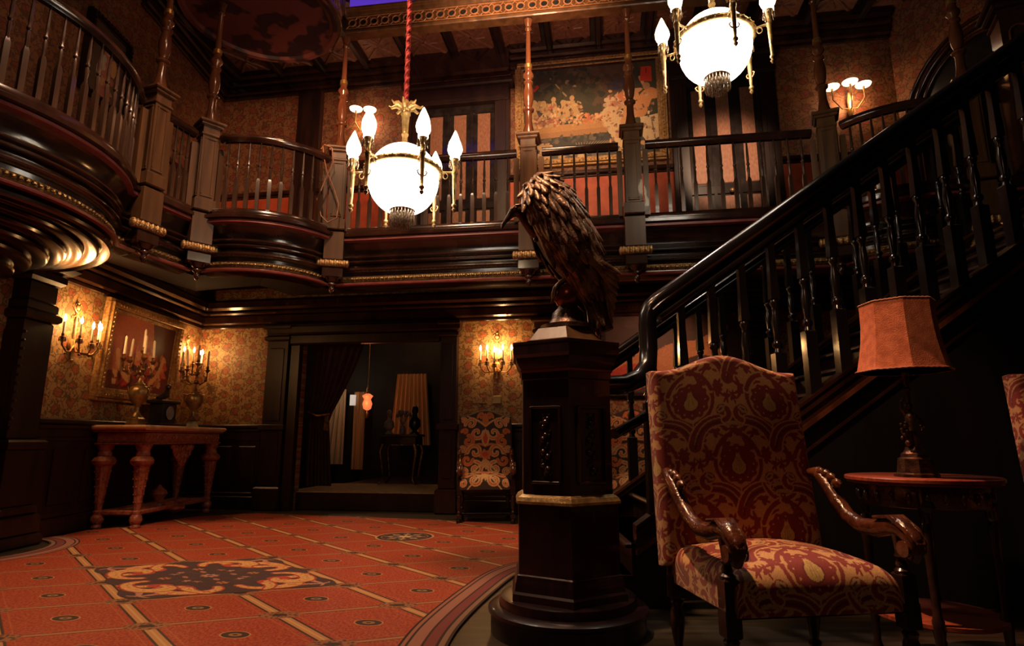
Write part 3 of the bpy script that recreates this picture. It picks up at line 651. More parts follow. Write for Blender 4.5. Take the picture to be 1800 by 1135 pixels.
# ---- gallery posts: square newel on the deck edge, turned column, leafy corbel and pendant below
POSTS = [(P1, R(70), 'wood_turned', 'turned wooden gallery column between the large curved balcony and its short straight neighbour'),
         (P2, R(45), 'wood_turned', 'turned wooden gallery column at the left end of the small bowed balcony'),
         (P3, R(12), 'wood_turned', 'turned wooden gallery column left of the lower chandelier, at the bowed balcony end'),
         (P4, TH, 'wood_turned', 'turned wooden gallery column above the vulture, at the banquet painting left edge'),
         (P5, TH, 'wood_turned', 'turned wooden gallery column crossing the right part of the banquet painting'),
         (P6, R(-25), 'wood_turned', 'turned wooden gallery column beside the small lit wall sconce on the right'),
         (P7, R(-20), 'wood_turned', 'turned wooden gallery column in front of the dark arched doorway')]
def make_post(label):
    t = thing('gallery_post', label, 'column', group='columns round the gallery')
    m = MB(); m.box((0, 0, 3.45), (.15, .15, .86), bev=.006); m.box((0, 0, 3.07), (.19, .19, .12), bev=.01); m.box((0, 0, 3.78), (.175, .175, .03), bev=.008); m.box((0, 0, 3.88), (.20, .20, .03), bev=.008); m.box((0, 0, 3.91), (.235, .235, .035), bev=.01)
    for s in (-1, 1):
        for ax in (0, 1):
            for q in (-.045, .045):
                c = (q, s * .078, 3.45) if ax else (s * .078, q, 3.45); d = (.018, .012, .56) if ax else (.012, .018, .56); m.box(c, d, bev=.004)
            for zz in (3.16, 3.74):
                c = (0, s * .078, zz) if ax else (s * .078, 0, zz); d = (.11, .012, .02) if ax else (.012, .11, .02); m.box(c, d, bev=.004)
    for s in (-1, 1): m.box((s * .125, 0, 3.35), (.05, .06, .68), bev=.006)
    m.build('newel', 'wood_brown', t, smooth=30)
    m = MB(); m.lathe([(.075, 3.925), (.07, 3.94), (.05, 4.0), (.037, 4.08), (.034, 4.16), (.038, 4.19), (.056, 4.205), (.058, 4.22), (.036, 4.24), (.034, 4.25), (.046, 4.29), (.054, 4.36), (.052, 4.42), (.040, 4.48), (.036, 4.50), (.05, 4.515), (.05, 4.53), (.034, 4.545), (.034, 4.56), (.055, 4.59), (.058, 4.61), (.040, 4.64), (.034, 4.67), (.034, 4.69)], 20)
    m.lathe([(.029, 4.725), (.030, 4.74), (.027, 4.80), (.022, 5.12), (.026, 5.13), (.036, 5.14), (.034, 5.16), (.026, 5.17), (.036, 5.20), (.05, 5.25)], 16)
    m.build('column', 'wood_turned', t, smooth=40)
    m = MB(); m.lathe([(.030, 4.685), (.040, 4.69), (.040, 4.73), (.030, 4.735)], 18); m.build('collar', 'gold', t, smooth=40)
    m = MB(); m.box((0, -.0, 2.84), (.19, .17, .30), bev=.008); m.build('post_block', 'wood_brown', t, smooth=30)
    m = MB(); m.tube([(-.14, -.06, 2.655), (.14, -.06, 2.655)], .036, 10)
    for k in range(6): m.ball((-.115 + .046 * k, -.085, 2.655), .026, 8, sc_=(.75, .8, 1.35))
    for s in (-1, 1): m.ball((s * .14, -.06, 2.655), .042, 10, sc_=(.5, 1, 1))
    m.build('leaf_corbel', 'gold_strip', t, smooth=50)
    m = MB(); m.box((0, 0, 2.56), (.20, .15, .12), bev=.02); m.lathe([(.07, 2.50), (.05, 2.47), (.03, 2.455), (.042, 2.44), (.042, 2.43), (.022, 2.41), (.03, 2.39), (.022, 2.365), (.008, 2.345)], 12, c=(0, -.05, 0)); m.build('pendant', 'wood', t, smooth=40)
    return t
p0 = make_post(POSTS[0][3])
for i, (p, a, mt, lb) in enumerate(POSTS):
    o = p0 if i == 0 else copy_tree(p0); o.location = (p[0], p[1], 0); o.rotation_euler = (0, 0, a); o['label'] = lb

# ---- balustrades
def sq_lathe(m, prof, c):      # square-ish baluster block profile
    m.lathe(prof, 4, c, phase=PI / 4)
def clip(path, a, b):
    def cut(p, d):
        p = list(p)
        while len(p) > 2 and math.dist(p[0], p[1]) <= d: d -= math.dist(p[0], p[1]); p.pop(0)
        L_ = math.dist(p[0], p[1]); f = min(d / L_, .9); p[0] = (p[0][0] + (p[1][0] - p[0][0]) * f, p[0][1] + (p[1][1] - p[0][1]) * f); return p
    return cut(cut(path, a)[::-1], b)[::-1]
def baluster_mesh():
    m = MB(); m.lathe([(.024, 0), (.024, .30), (.013, .335)], 4, phase=PI / 4)
    m.lathe([(.012, .33), (.011, .37), (.015, .42), (.010, .45), (.017, .46), (.017, .47), (.010, .485), (.014, .52), (.013, .55), (.007, .72)], 8)
    return m
BAL = None
def balustrade(path, label, n, group='balustrades round the gallery', top=3.80, inset=.04, trim=.10):
    t = thing('gallery_balustrade', label, 'balustrade', group=group)
    path = clip(path, .13, .13); trim = .03
    # shift path inward
    m = MB(); hp = [(.02, top - .075), (.03, top - .06), (.045, top - .045), (.045, top - .02), (.03, top), (0, top + .012), (-.03, top), (-.045, top - .02), (-.045, top - .045), (-.03, top - .06), (-.02, top - .075)]
    m.sweep(path, [(o - inset, z) for o, z in hp], closed_prof=True); m.build('handrail', 'wood', t, smooth=50)
    m = MB(); m.sweep(path, [(o - inset, z) for o, z in ((.045, 2.99), (.045, 3.03), (.03, 3.045), (-.03, 3.045), (-.045, 3.03), (-.045, 2.99))], closed_prof=True); m.build('base_rail', 'wood', t, smooth=50)
    global BAL
    tot = [0]
    for i in range(len(path) - 1): tot.append(tot[-1] + math.dist(path[i], path[i + 1]))
    for k in range(n):
        s = trim + (tot[-1] - 2 * trim) * (k + .5) / n
        i = max(j for j in range(len(path) - 1) if tot[j] <= s); q = (s - tot[i]) / (tot[i + 1] - tot[i])
        a, b = Vector(path[i]), Vector(path[i + 1]); p = a + (b - a) * q; d = (b - a).normalized(); p = p - Vector((d.y, -d.x)) * inset
        if BAL is None: BAL = baluster_mesh().build('baluster', 'wood_brown', None, smooth=40); o = BAL; o.data.materials[0] = M['wood_baluster']
        else: o = BAL.copy(); COL.objects.link(o)
        o.parent = t; o.location = (p.x, p.y, 3.03); o.rotation_euler = (0, 0, math.atan2(d.y, d.x))
    return t
def ins(pth): return pth
BAL_dark = None
balustrade([(-3.65, 2.76)] + bigbay[8:] + [P1], 'large curved gallery balustrade at the upper left, above the deep fluted underside', 21)
balustrade([P1, P2], 'short straight gallery balustrade between the large curved one and the small bowed one', 4)
balustrade(bay2, 'small bowed gallery balustrade in front of the red dado, left of the lit chandelier', 10)
balustrade([P3, P4], 'straight gallery balustrade behind the lower lit chandelier', 14)
balustrade([P4, P5], 'short gallery balustrade in front of the large banquet painting', 6)
balustrade([P5, P6], 'straight gallery balustrade in front of the second tan-panelled door', 12)
balustrade(bay3, 'bowed gallery balustrade rising past the small sconce beside the dark arch', 9)
balustrade(right_run, 'short gallery balustrade at the far right behind the stair rail', 4)

# ---- fluted underside of the large bay, funnelling down to the pier
m = MB(); pr_ = [(1.27, 2.43)]
for i in range(14):
    f = i / 13; r = 1.27 - .95 * math.sin(f * PI / 2) ** 1.1 * 1.0; z = 2.43 - 1.0 * (1 - math.cos(f * PI / 2))
    pr_ += [(r - .015, z), (r + .02, z - .006), (r + .035, z - .02), (r + .03, z - .04), (r + .01, z - .05)]
m.lathe(pr_, 72, a0=R(-92), a1=R(92)); struct(m.build('trim_25', 'wood', loc=(BC[0], BC[1], 0), smooth=42))
# pier carrying the gallery at the left
pm = MB(); px, py = -4.40, 5.32
for (w_, d_, z0, z1, b) in ((.62, .5, 0, .10, .02), (.56, .46, .10, .26, .015), (.50, .42, .26, .34, .02), (.44, .38, .34, .82, .01), (.52, .44, .82, .90, .02), (.36, .34, .90, 1.95, .015), (.46, .42, 1.95, 2.03, .02), (.40, .36, 2.03, 2.12, .015), (.36, .32, 2.12, 2.30, .015), (.46, .42, 2.30, 2.42, .03), (.60, .6, 2.42, 2.70, .05)):
    pm.box((px, py, (z0 + z1) / 2), (w_ * .86, d_, z1 - z0), bev=b)
pm.box((px, py - .17, 1.42), (.20, .03, .86), bev=.012)
for k in range(12): pm.ball((px + .165, py - .16, 1.0 + .075 * k), .016, 8)
for k in range(5): pm.ball((px - .08 + .05 * k, py - .2, 2.0), .016, 8)
struct(pm.build('trim_26', 'wood_mat', smooth=30))

# ================================================================== CARPET
bord = [(-.52, 2.2), (-.50, 2.9), (-.44, 3.35), (-.30, 3.95), (-.17, 4.38), (.02, 4.70), (.35, 4.95), (1.2, 5.2)]
def crom(p, n=6):
    P = [p[0]] + list(p) + [p[-1]]; out = []
    for i in range(1, len(P) - 2):
        for k in range(n):
            t = k / n; q = []
            for d in (0, 1): q.append(.5 * ((2 * P[i][d]) + (-P[i - 1][d] + P[i + 1][d]) * t + (2 * P[i - 1][d] - 5 * P[i][d] + 4 * P[i + 1][d] - P[i + 2][d]) * t * t + (-P[i - 1][d] + 3 * P[i][d] - 3 * P[i + 1][d] + P[i + 2][d]) * t**3))
            out.append(tuple(q))
    out.append(p[-1]); return out
plinth = [(-4.55 + .86 * math.cos(a), 5.15 + .86 * math.sin(a)) for a in [R(70) - R(146) * i / 26 for i in range(27)]]
rb = crom(bord)
outline = rb + [(1.2, 6.55), (0, 6.75), (-.9, 7.14), (-2.0, 7.42), (-3.2, 7.75), (-3.75, 7.4), (-3.95, 6.7), (-4.25, 6.3)] + plinth + [(-4.35, 4.2), (-4.35, 2.2)]
ct = thing('carpet', 'red tiled carpet with gold bands and a scrolled medallion covering the hall floor', 'carpet', (0, 0, 0))
MB().prism(outline, .001, .012).build('field', 'carpet', ct)
def stripes(path, name):
    cols = [((0, .012), (.045, .022, .016)), ((.012, .03), (.42, .16, .10)), ((.03, .042), (.06, .03, .02)), ((.042, .10), (.40, .17, .11)), ((.10, .112), (.07, .03, .02)), ((.112, .165), (.24, .06, .05)), ((.165, .178), (.05, .025, .02)), ((.178, .205), (.30, .16, .09)), ((.205, .22), (.05, .028, .02))]
    vs = MB(); cc = []
    for (a, b), c in cols:
        n0 = len(vs.v); vs.sweep(path, [(a, .0135), (b, .0135)]); cc += [c] * (len(vs.v) - n0)
    vs.sweep(path, [(0, .0), (0, .0134), (.22, .0134), (.22, 0.0)]); cc += [(.1, .04, .03)] * (len(vs.v) - len(cc))
    o = vs.build(name, 'rug_pattern', ct, cols=np.array(cc)); return o
stripes(rb, 'border'); stripes([p for p in plinth], 'border')
# scrolled medallion, a woven pattern on a parallelogram patch
ax, ay, bx_, by_ = -.405, .455, .575, .19
N0 = (-2.18, 3.61)
mc = Canvas(420, 420, 2.0, 2.0, (.085, .045, .035))
y, o_, r_, d_, pk = (.74, .40, .13), (.62, .22, .08), (.50, .07, .04), (.075, .04, .035), (.55, .25, .16)
mc.a[:] = (.085, .045, .04)
for q in range(4):
    def Q(x, yv):
        X, Y = x - 1, yv - 1
        for _ in range(q): X, Y = -Y, X
        return (X + 1, Y + 1)
    for sx in (-1, 1):
        m_ = lambda x, yv: Q(1 + sx * x, .06 + yv * 1.35)
        # big leafy C scrolls hugging each side and corner
        for pts, w0, w1 in ((bez((.10, .22), (.12, .04), (.40, .07), 10) + bez((.40, .07), (.66, .10), (.60, .26), 8), .03, .085), (bez((.60, .26), (.54, .36), (.40, .30), 6), .085, .035), (bez((.92, .50), (.74, .40), (.62, .42), 8), .03, .055), (spiral(.40, .26, .07, PI / 2, .8, 10), .03, .022)):
            P_ = [m_(*p) for p in pts]; mc.line(P_, w0 + .022, r_, w1 + .022)
        for pts, w0, w1 in ((bez((.10, .22), (.12, .04), (.40, .07), 10) + bez((.40, .07), (.66, .10), (.60, .26), 8), .03, .085), (bez((.60, .26), (.54, .36), (.40, .30), 6), .085, .035), (bez((.92, .50), (.74, .40), (.62, .42), 8), .03, .055)):
            P_ = [m_(*p) for p in pts]; mc.line(P_, w0, y, w1)
            for k in range(1, len(P_), 2): mc.ell(P_[k][0] + .012, P_[k][1], .007, .022, r_, k * 1.3)
        mc.line([m_(*p) for p in bez((.70, .10), (.85, .05), (.93, .12), 6)], .03, pk, .01)
        mc.line([m_(*p) for p in bez((.78, .30), (.86, .22), (.80, .14), 6)], .022, o_, .01)
    for t in np.linspace(.15, .8, 7): mc.line([Q(1, 1), Q(1 + t * .30, 1 - t * .62)], .005, (.16, .07, .06))
    mc.ell(*Q(1, .56), .05, .05, o_, 0, .35, 6); mc.ell(*Q(1, .56), .02, .02, d_)
    mc.ell(*Q(1.22, .72), .045, .03, pk, .7, .35, 5); mc.ell(*Q(.80, .70), .04, .028, (.5, .2, .12), -.7, .4, 5); mc.ell(*Q(1, .76), .03, .06, (.45, .18, .1))
mc.ell(1, 1, .08, .08, pk, 0, .25, 8); mc.ell(1, 1, .035, .035, (.12, .08, .08)); mc.grain(.16, 4)
def patch(name, f, n, cv, z, keep=lambda u, v: True):
    us = np.linspace(0, 1, n + 1); vs = []; cc = []
    for j in us:
        for i in us: vs.append((*f(i, j), z))
    U, V = np.meshgrid(us, us); cc = cv.sample(U.ravel() * cv.W * .9999, V.ravel() * cv.H * .9999)
    fs = [(j * (n + 1) + i, j * (n + 1) + i + 1, (j + 1) * (n + 1) + i + 1, (j + 1) * (n + 1) + i) for j in range(n) for i in range(n) if keep((i + .5) / n, (j + .5) / n)]
    m = MB(); m.v = vs; m.f = fs; return m.build(name, 'rug_pattern', ct, cols=cc)
def keepm(u, v):
    x, yv = abs(u - .5) * 2, abs(v - .5) * 2
    a, b = max(x, yv), min(x, yv); return a < .955 + .035 * math.cos(b * 9) 
patch('medallion', lambda u, v: (N0[0] + 2 * (u * bx_ + v * ax) + .0, N0[1] + 2 * (u * by_ + v * ay)), 240, mc, .0138, keepm)
rc = Canvas(200, 200, 2, 2, (.05, .035, .03))
rc.ell(1, 1, .98, .98, (.62, .34, .16)); rc.ell(1, 1, .90, .90, (.05, .035, .03)); rc.ell(1, 1, .78, .78, (.34, .13, .07)); rc.ell(1, 1, .74, .74, (.06, .04, .03))
for k in range(8): rc.ell(1 + .48 * math.cos(k * PI / 4), 1 + .48 * math.sin(k * PI / 4), .16, .10, (.5, .28, .14), k * PI / 4, .3, 4)
rc.ell(1, 1, .22, .22, (.66, .45, .25), 0, .3, 8)
patch('round_emblem', lambda u, v: (-1.0 + (u - .5) * .56, 5.90 + (v - .5) * .56), 90, rc, .0138, lambda u, v: (u - .5)**2 + (v - .5)**2 < .24)

# ================================================================== PEDESTAL AND VULTURE
pd = thing('newel_pedestal', 'tall hexagonal dark wood pedestal with a gold band, at the foot of the staircase', 'pedestal', (.272, 3.15, 0))
def hexp(m, prof): m.lathe(prof, 6, phase=-PI / 2)
m = MB(); hexp(m, [(.312, .165), (.308, .195), (.298, .205), (.295, .24), (.290, .25), (.286, .275), (.276, .28), (.276, .60)]); m.build('lower_shaft', 'wood_pedestal', pd, smooth=25)
m = MB(); hexp(m, [(.274, .595), (.290, .60), (.290, .612), (.278, .630), (.255, .642)]); m.build('gold_band', 'brass', pd, smooth=25)
m = MB(); hexp(m, [(.250, .63), (.250, 1.19), (.258, 1.195), (.258, 1.235)]); m.build('upper_shaft', 'wood_pedestal', pd, smooth=25)
m = MB(); hexp(m, [(.258, 1.235), (.262, 1.245), (.283, 1.275), (.29, 1.30), (.306, 1.315), (.306, 1.365), (.309, 1.37), (.309, 1.378)]); m.build('cap', 'wood_pedestal', pd, smooth=25)
m = MB(); hexp(m, [(.259, 1.228), (.267, 1.232), (.267, 1.24), (.259, 1.244)]); m.build('red_fillet', 'red_strip', pd, smooth=25)
m = MB(); hexp(m, [(.295, 1.378), (.225, 1.380), (.225, 1.395), (.21, 1.40), (.155, 1.465), (.12, 1.467)]); m.build('stepped_top', 'wood_brown', pd, smooth=25)
m = MB(); m.lathe([(.375, 0), (.375, .085), (.388, .095), (.388, .11), (.37, .12), (.335, .122), (.332, .145), (.328, .16), (.30, .166)], 48); m.build('round_step', 'wood_pedestal', pd, smooth=40)
for s in (-1, 1):
    a = -PI / 2 + s * PI / 6; mt = rot(a + PI / 2) ; ap = .250 * math.cos(PI / 6)
    m = MB()
    for (x, z, ww, hh) in ((0, 1.055, .156, .014), (0, .70, .156, .014), (-.078, .88, .012, .36), (.078, .88, .012, .36)): m.box((x, -ap - .006, z), (ww, .018, hh), mt, bev=.004)
    m.build('panel_moulding', 'wood', pd, smooth=30)
    m = MB()
    for k in range(15):
        z = .74 + .02 * k; r_k = .013 * (1 + .5 * math.sin(k * 1.7)); m.ball((.014 * math.sin(k * 2.1), -ap - .004, z), r_k, 8, mt)
        m.ball((.026 * math.cos(k * 1.3), -ap - .002, z), .009, 6, mt)
    m.build('carved_drop', 'wood', pd, smooth=60)

vu = thing('vulture_statue', 'hunched bronze vulture with folded wings perched on a ball atop the pedestal', 'statue', (0, 3.15, 0))
m = MB(); m.lathe([(.15, 1.468), (.15, 1.49), (.11, 1.50), (.09, 1.53), (.085, 1.56), (.06, 1.585), (.05, 1.60)], 24, c=(.30, 0, 0)); m.build('socle', 'bronze', vu, smooth=40)
m = MB(); m.ball((.30, 0, 1.655), .075, 20); m.build('perch_ball', 'bronze_red', vu, smooth=60)
def loft(m, rings, n=18):
    vs = []
    for (x, y, z, ra_, rb_, tilt) in rings:     # ra in the picture plane, rb across; tilt = direction of the spine in xz
        for k in range(n):
            a = 2 * PI * k / n; u = math.cos(a) * ra_; v = math.sin(a) * rb_
            vs.append((x + u * math.cos(tilt), y + v, z + u * math.sin(tilt)))
    fs = [(i * n + k, i * n + (k + 1) % n, (i + 1) * n + (k + 1) % n, (i + 1) * n + k) for i in range(len(rings) - 1) for k in range(n)]
    fs += [tuple(reversed(range(n))), tuple(range((len(rings) - 1) * n, len(rings) * n))]
    m.add(vs, fs)
body = [(.115, 0, 2.315, .02, .03, .9), (.13, 0, 2.28, .075, .09, .55), (.165, 0, 2.22, .12, .13, .42), (.21, 0, 2.13, .135, .155, .36), (.26, 0, 2.03, .145, .165, .33), (.305, 0, 1.93, .14, .16, .34), (.345, 0, 1.84, .115, .135, .36), (.385, 0, 1.75, .085, .10, .35), (.43, 0, 1.64, .06, .075, .30), (.475, 0, 1.54, .05, .06, .3), (.51, 0, 1.47, .03, .045, .3)]
m = MB(); loft(m, body)
# ruff, bare neck, head and hooked beak, hanging to the left
nk = [((.20, -.01, 2.00), .065), ((.150, -.02, 2.005), .050), ((.112, -.04, 2.025), .038), ((.080, -.05, 2.062), .033), ((.060, -.055, 2.098), .034), ((.036, -.06, 2.118), .038), ((.012, -.06, 2.112), .034), ((-.004, -.06, 2.096), .022), ((-.020, -.06, 2.076), .015), ((-.037, -.06, 2.054), .011), ((-.050, -.06, 2.034), .009), ((-.055, -.06, 2.014), .004)]
m.tube([p for p, r in nk], [r for p, r in nk], 12)
for k in range(9): m.ball((.130 + .014 * math.cos(k), -.045 + .02 * math.sin(k * 2), 2.06 - .013 * k), .030 - .002 * k, 8)
m.ball((.022, -.095, 2.118), .009, 8); m.tube([(.050, -.090, 2.140), (.022, -.096, 2.135), (-.004, -.082, 2.112)], .006, 6)
# thighs
for s in (-1, 1):
    m.tube([(.33, s * .07, 1.90), (.325, s * .075, 1.82), (.315, s * .06, 1.775)], [.075, .05, .026], 10)
m.build('body', 'bronze', vu, smooth=60)
for s in (-1, 1):     # scaly legs with four separate toes closed round the ball
    m = MB(); m.tube([(.315, s * .06, 1.79), (.305, s * .058, 1.755), (.300, s * .052, 1.728)], [.020, .015, .014], 8)
    for (a, ln) in ((PI + .15 * s, 1.0), (PI + .75 * s, .9), (PI - .55 * s, .9), (-.1 * s, .6)):
        pts = []
        for k in range(7):
            ph = .35 + 1.35 * ln * k / 6; rr = .083
            pts.append((.30 + rr * math.sin(ph) * math.cos(a), s * .028 * (1 - k / 7) + rr * math.sin(ph) * math.sin(a), 1.655 + rr * math.cos(ph)))
        pts.append((pts[-1][0] - .012 * math.cos(a) * 0 + .010 * math.cos(a), pts[-1][1], pts[-1][2] - .025))
        m.tube(pts, [.012, .0115, .010, .0115, .009, .010, .007, .002], 7)
    m.build('foot', 'brass_dark', vu, smooth=60)
def feather(m, p, d, nrm, L_, W_, th=.006):
    d = Vector(d).normalized(); nrm = Vector(nrm).normalized(); sd = d.cross(nrm).normalized(); nrm = sd.cross(d).normalized()
    P = Vector(p); vs = []; prof = [(0, .55), (.2, .85), (.5, 1), (.75, .92), (.9, .62), (1, .12)]
    for t, w_ in prof:
        for q in (-1, -.5, 0, .5, 1):
            vs.append(P + d * (t * L_) + sd * (q * w_ * W_ / 2) + nrm * (th * (1 - q * q) * 1.6 + .009 * t))
    fs = [(i * 5 + k, i * 5 + k + 1, (i + 1) * 5 + k + 1, (i + 1) * 5 + k) for i in range(5) for k in range(4)]
    n = len(vs); vs += [v - nrm * .007 for v in vs]
    fs += [tuple(n + q for q in reversed(f)) for f in fs]
    rim = [k for k in range(5)] + [i * 5 + 4 for i in range(1, 6)] + [25 + k for k in (3, 2, 1, 0)] + [i * 5 for i in (4, 3, 2, 1)]
    for i in range(len(rim)): a, b = rim[i], rim[(i + 1) % len(rim)]; fs.append((b, a, a + n, b + n))
    m.add(vs, fs)
def ring_at(t):
    t = t * (len(body) - 1); i = min(int(t), len(body) - 2); f = t - i
    return [body[i][k] * (1 - f) + body[i + 1][k] * f for k in range(6)]
def surf(t, a, off=0.0):
    x, y_, z, ra_, rb_, tl = ring_at(t); u = math.cos(a) * (ra_ + off); v = math.sin(a) * (rb_ + off)
    return Vector((x + u * math.cos(tl), y_ + v, z + u * math.sin(tl)))
random.seed(3)
for s in (-1, 1):         # a folded wing on each side: small coverts at the shoulder, long primaries to the tail
    m = MB()
    rows = 14
    for r_ in range(rows):
        t = .015 + .62 * (r_ / (rows - 1)) ** 1.05; big = r_ / (rows - 1)
        n = 9 if r_ else 6
        for k in range(n):
            ang = (-.05 + 2.75 * (k + (.5 if r_ % 2 else 0)) / n) * (-s if s > 0 else 1)
            ang = -s * (-.05 + 2.75 * (k + (.5 if r_ % 2 else 0)) / n) * -1
            off = .012 + .012 * (1 - big)
            p = surf(t, ang, off); q = surf(min(t + .08, 1), ang, off); c = Vector(ring_at(t)[:3])
            L_ = .095 + .125 * big + random.uniform(-.015, .015); W_ = .038 + .010 * big + random.uniform(-.004, .004)
            feather(m, p, (q - p) + Vector((random.uniform(-.006, .006), random.uniform(-.009, .009), random.uniform(-.004, .004))), p - c, L_, W_)
    for k in range(8):
        ang = s * (.25 + .26 * k); p = surf(.50, ang, .03); e = Vector((.515 + .008 * k, s * (.03 + .012 * k), 1.50 + .035 * k)); c = Vector(ring_at(.5)[:3])
        feather(m, p, e - p, p - c, (e - p).length, .050)
    m.build('wing', 'bronze_feather', vu, smooth=50)
m = MB()
for k in range(9):
    f = (k - 4) / 4; p = Vector((.40 + .01 * abs(f), .05 * f, 1.70)); e = Vector((.47 - .02 * (k % 3), .10 * f, 1.44 + .03 * abs(f)))
    feather(m, p, e - p, (-.5, f, -.2) if k % 2 else (.6, f, .3), (e - p).length, .055)
m.build('tail', 'bronze_feather', vu, smooth=50)

# ================================================================== UPHOLSTERY
def fold(s, half, r):
    a = abs(s); sg = 1 if s >= 0 else -1; f = half - r; q = r * PI / 2
    if a <= f: return s, 0.0
    if a <= f + q: th = (a - f) / r; return sg * (f + r * math.sin(th)), r * (1 - math.cos(th))
    return sg * half, r + (a - f - q)
def cushion(name, W, D, drop, r, crown, cv, parent, mat4, n=150, shape=None, su=1.0, ou=0.0, ov=0.0, wrap=True):
    hw, hd = W / 2, D / 2; Lu = hw - r + r * PI / 2 + (drop - r); Lv = hd - r + r * PI / 2 + (drop - r)
    nu = n; nv = int(n * Lv / Lu); us = np.linspace(-Lu, Lu, nu + 1); vs_ = np.linspace(-Lv, Lv, nv + 1)
    V = []; 
    for v in vs_:
        y_, dv = fold(v, hd, r)
        for u in us:
            x, du = fold(u, hw, r); d = min(drop, max(du, dv) + .35 * min(du, dv))
            cr = crown * max(0, 1 - (x / hw)**2) * max(0, 1 - (y_ / hd)**2)
            p = (x, y_, cr - d)
            if shape: p = shape(p)
            V.append(tuple(mat4 @ Vector(p)))
    F = [(j * (nu + 1) + i, j * (nu + 1) + i + 1, (j + 1) * (nu + 1) + i + 1, (j + 1) * (nu + 1) + i) for j in range(nv) for i in range(nu)]
    U, Vv = np.meshgrid(us, vs_); cc = cv.sample((U.ravel() * su + ou), (Vv.ravel() * su + ov), wrap)
    # closing base
    n0 = len(V); ringi = [i for i in range(nu + 1)] + [j * (nu + 1) + nu for j in range(1, nv + 1)] + [nv * (nu + 1) + i for i in range(nu - 1, -1, -1)] + [j * (nu + 1) for j in range(nv - 1, 0, -1)]
    F.append(tuple(reversed(ringi)))
    m = MB(); m.v = V; m.f = F
    return m.build(name, 'fabric', parent, cols=cc, smooth=60)
def armchair(label, loc, rz, cv, su=1.0, offs=((.150, -.06), (.15, .10)), res=150, group=None, W=.60):
    t = thing('armchair', label, 'armchair', loc, rz, group)
    # chair faces -y; seat front at y=-.30, back at y=+.28
    hb = W / 2
    def camel(p):
        x, y_, z = p; H_ = .39; f = (y_ + H_) / (2 * H_)
        up = .035 * math.cos(min(1, abs(x) / (hb * .92)) * PI) * f**3 + .0
        return (x * (1.0 + .03 * (1 - f)), y_ + up, z)
    # back: grid lies in xy (y up the back), tipped upright with a slight recline
    mt = T(0, .245, .825) @ Matrix.Rotation(R(90 - 6), 4, 'X')
    cushion('backrest', W + .03, .80, .075, .028, .018, cv, t, mt, res, camel, su, offs[0][0], offs[0][1])
    cushion('seat', W - .06, .52, .13, .06, .05, cv, t, T(-.018, .0, .495), res, None, su, offs[1][0], offs[1][1])
    m = MB(); m.box((0, .0, .375), (W - .03, .50, .04), bev=.01); m.build('seat_frame', 'wood_leg', t, smooth=30)
    m = MB(); m.box((0, .27, .58), (W - .04, .03, .60), T(0, 0, 0), bev=.01); m.box((0, .262, .40), (W - .02, .05, .08), bev=.01); m.build('back_frame', 'wood_leg', t, smooth=30)
    for s in (-1, 1):
        x = s * (hb + .008)
        # arm: carved S sweep from the back down to a scrolled knuckle
        P_ = [(x * .97, .235, .77), (x, .19, .772), (x * .99, .14, .735), (x * .985, .08, .672), (x * .97, .02, .622), (x * .96, -.05, .597), (x * .95, -.13, .600), (x * .95, -.20, .618), (x * .95, -.25, .616), (x * .95, -.285, .590), (x * .95, -.296, .556), (x * .95, -.282, .532), (x * .95, -.262, .534)]
        P_ = [tuple(q) for q in P_]
        m = MB(); m.tube(P_, [.016, .024, .027, .026, .026, .028, .030, .031, .032, .030, .027, .022, .014], 12)
        for k in range(5): m.tube([(x * .95 + (k - 2) * .012, -.15, .640), (x * .95 + (k - 2) * .014, -.22, .650), (x * .95 + (k - 2) * .013, -.285, .615), (x * .95 + (k - 2) * .010, -.312, .575), (x * .95 + (k - 2) * .006, -.302, .545)], .0065, 6)
        m.lathe([(.001, -.035), (.026, -.033), (.028, 0), (.026, .033), (.001, .035)], 16, mat=T(x * .95, -.276, .556) @ rot(0, 0, PI / 2))
        for k in range(4): m.ball((x * .985, .165 - .030 * k, .772 - .004 * k * k), .022, 8, sc_=(.8, 1.2, .9))
        m.build('arm', 'wood_arm', t, smooth=50)
        m = MB(); m.lathe([(.022, .44), (.024, .46), (.018, .465), (.025, .472), (.025, .482), (.017, .49), (.020, .50), (.014, .515), (.021, .525), (.016, .535), (.018, .56), (.024, .60)], 14, c=(x * .955, -.225, 0)); m.box((x * .955, -.225, .41), (.05, .05, .13), bev=.006); m.build('arm_post', 'wood_leg', t, smooth=40)
        for (yy, nm) in ((-.225, 'front'), (.25, 'rear')):
            m = MB(); xx = s * (hb - (.005 if yy < 0 else .03)); k = 1.0
            m.box((xx, yy, .345), (.052, .052, .09), bev=.006); m.lathe([(.018, .30), (.026, .29), (.02, .275), (.025, .26), (.028, .22), (.02, .16), (.016, .135), (.024, .125), (.024, .115), (.016, .10)], 14, c=(xx, yy, 0)); m.box((xx, yy, .075), (.046, .046, .05), bev=.006); m.lathe([(.024, 0), (.028, .015), (.028, .03), (.02, .05)], 12, c=(xx, yy, 0))
            m.build('leg', 'wood_leg', t, smooth=40)
    m = MB(); m.tube([(-hb + .03, .0, .085), (hb - .03, .0, .085)], .016, 8)
    for s in (-1, 1): m.tube([(s * (hb - .02), -.25, .085), (s * (hb - .03), .24, .085)], .016, 8)
    m.build('stretcher', 'wood_leg', t, smooth=50)
    return t
armchair('large red and gold damask armchair with scrolled arms in the right foreground', (.945, 2.27, 0), R(8), DAM, 1.0, ((.259, -.105), (.259, .10)), 280, None, .62)
armchair('red and gold damask armchair cut off by the right edge of the picture', (2.45, 2.30, 0), R(-10), DAM, 1.0, ((.259, -.055), (.259, .10)), 200)
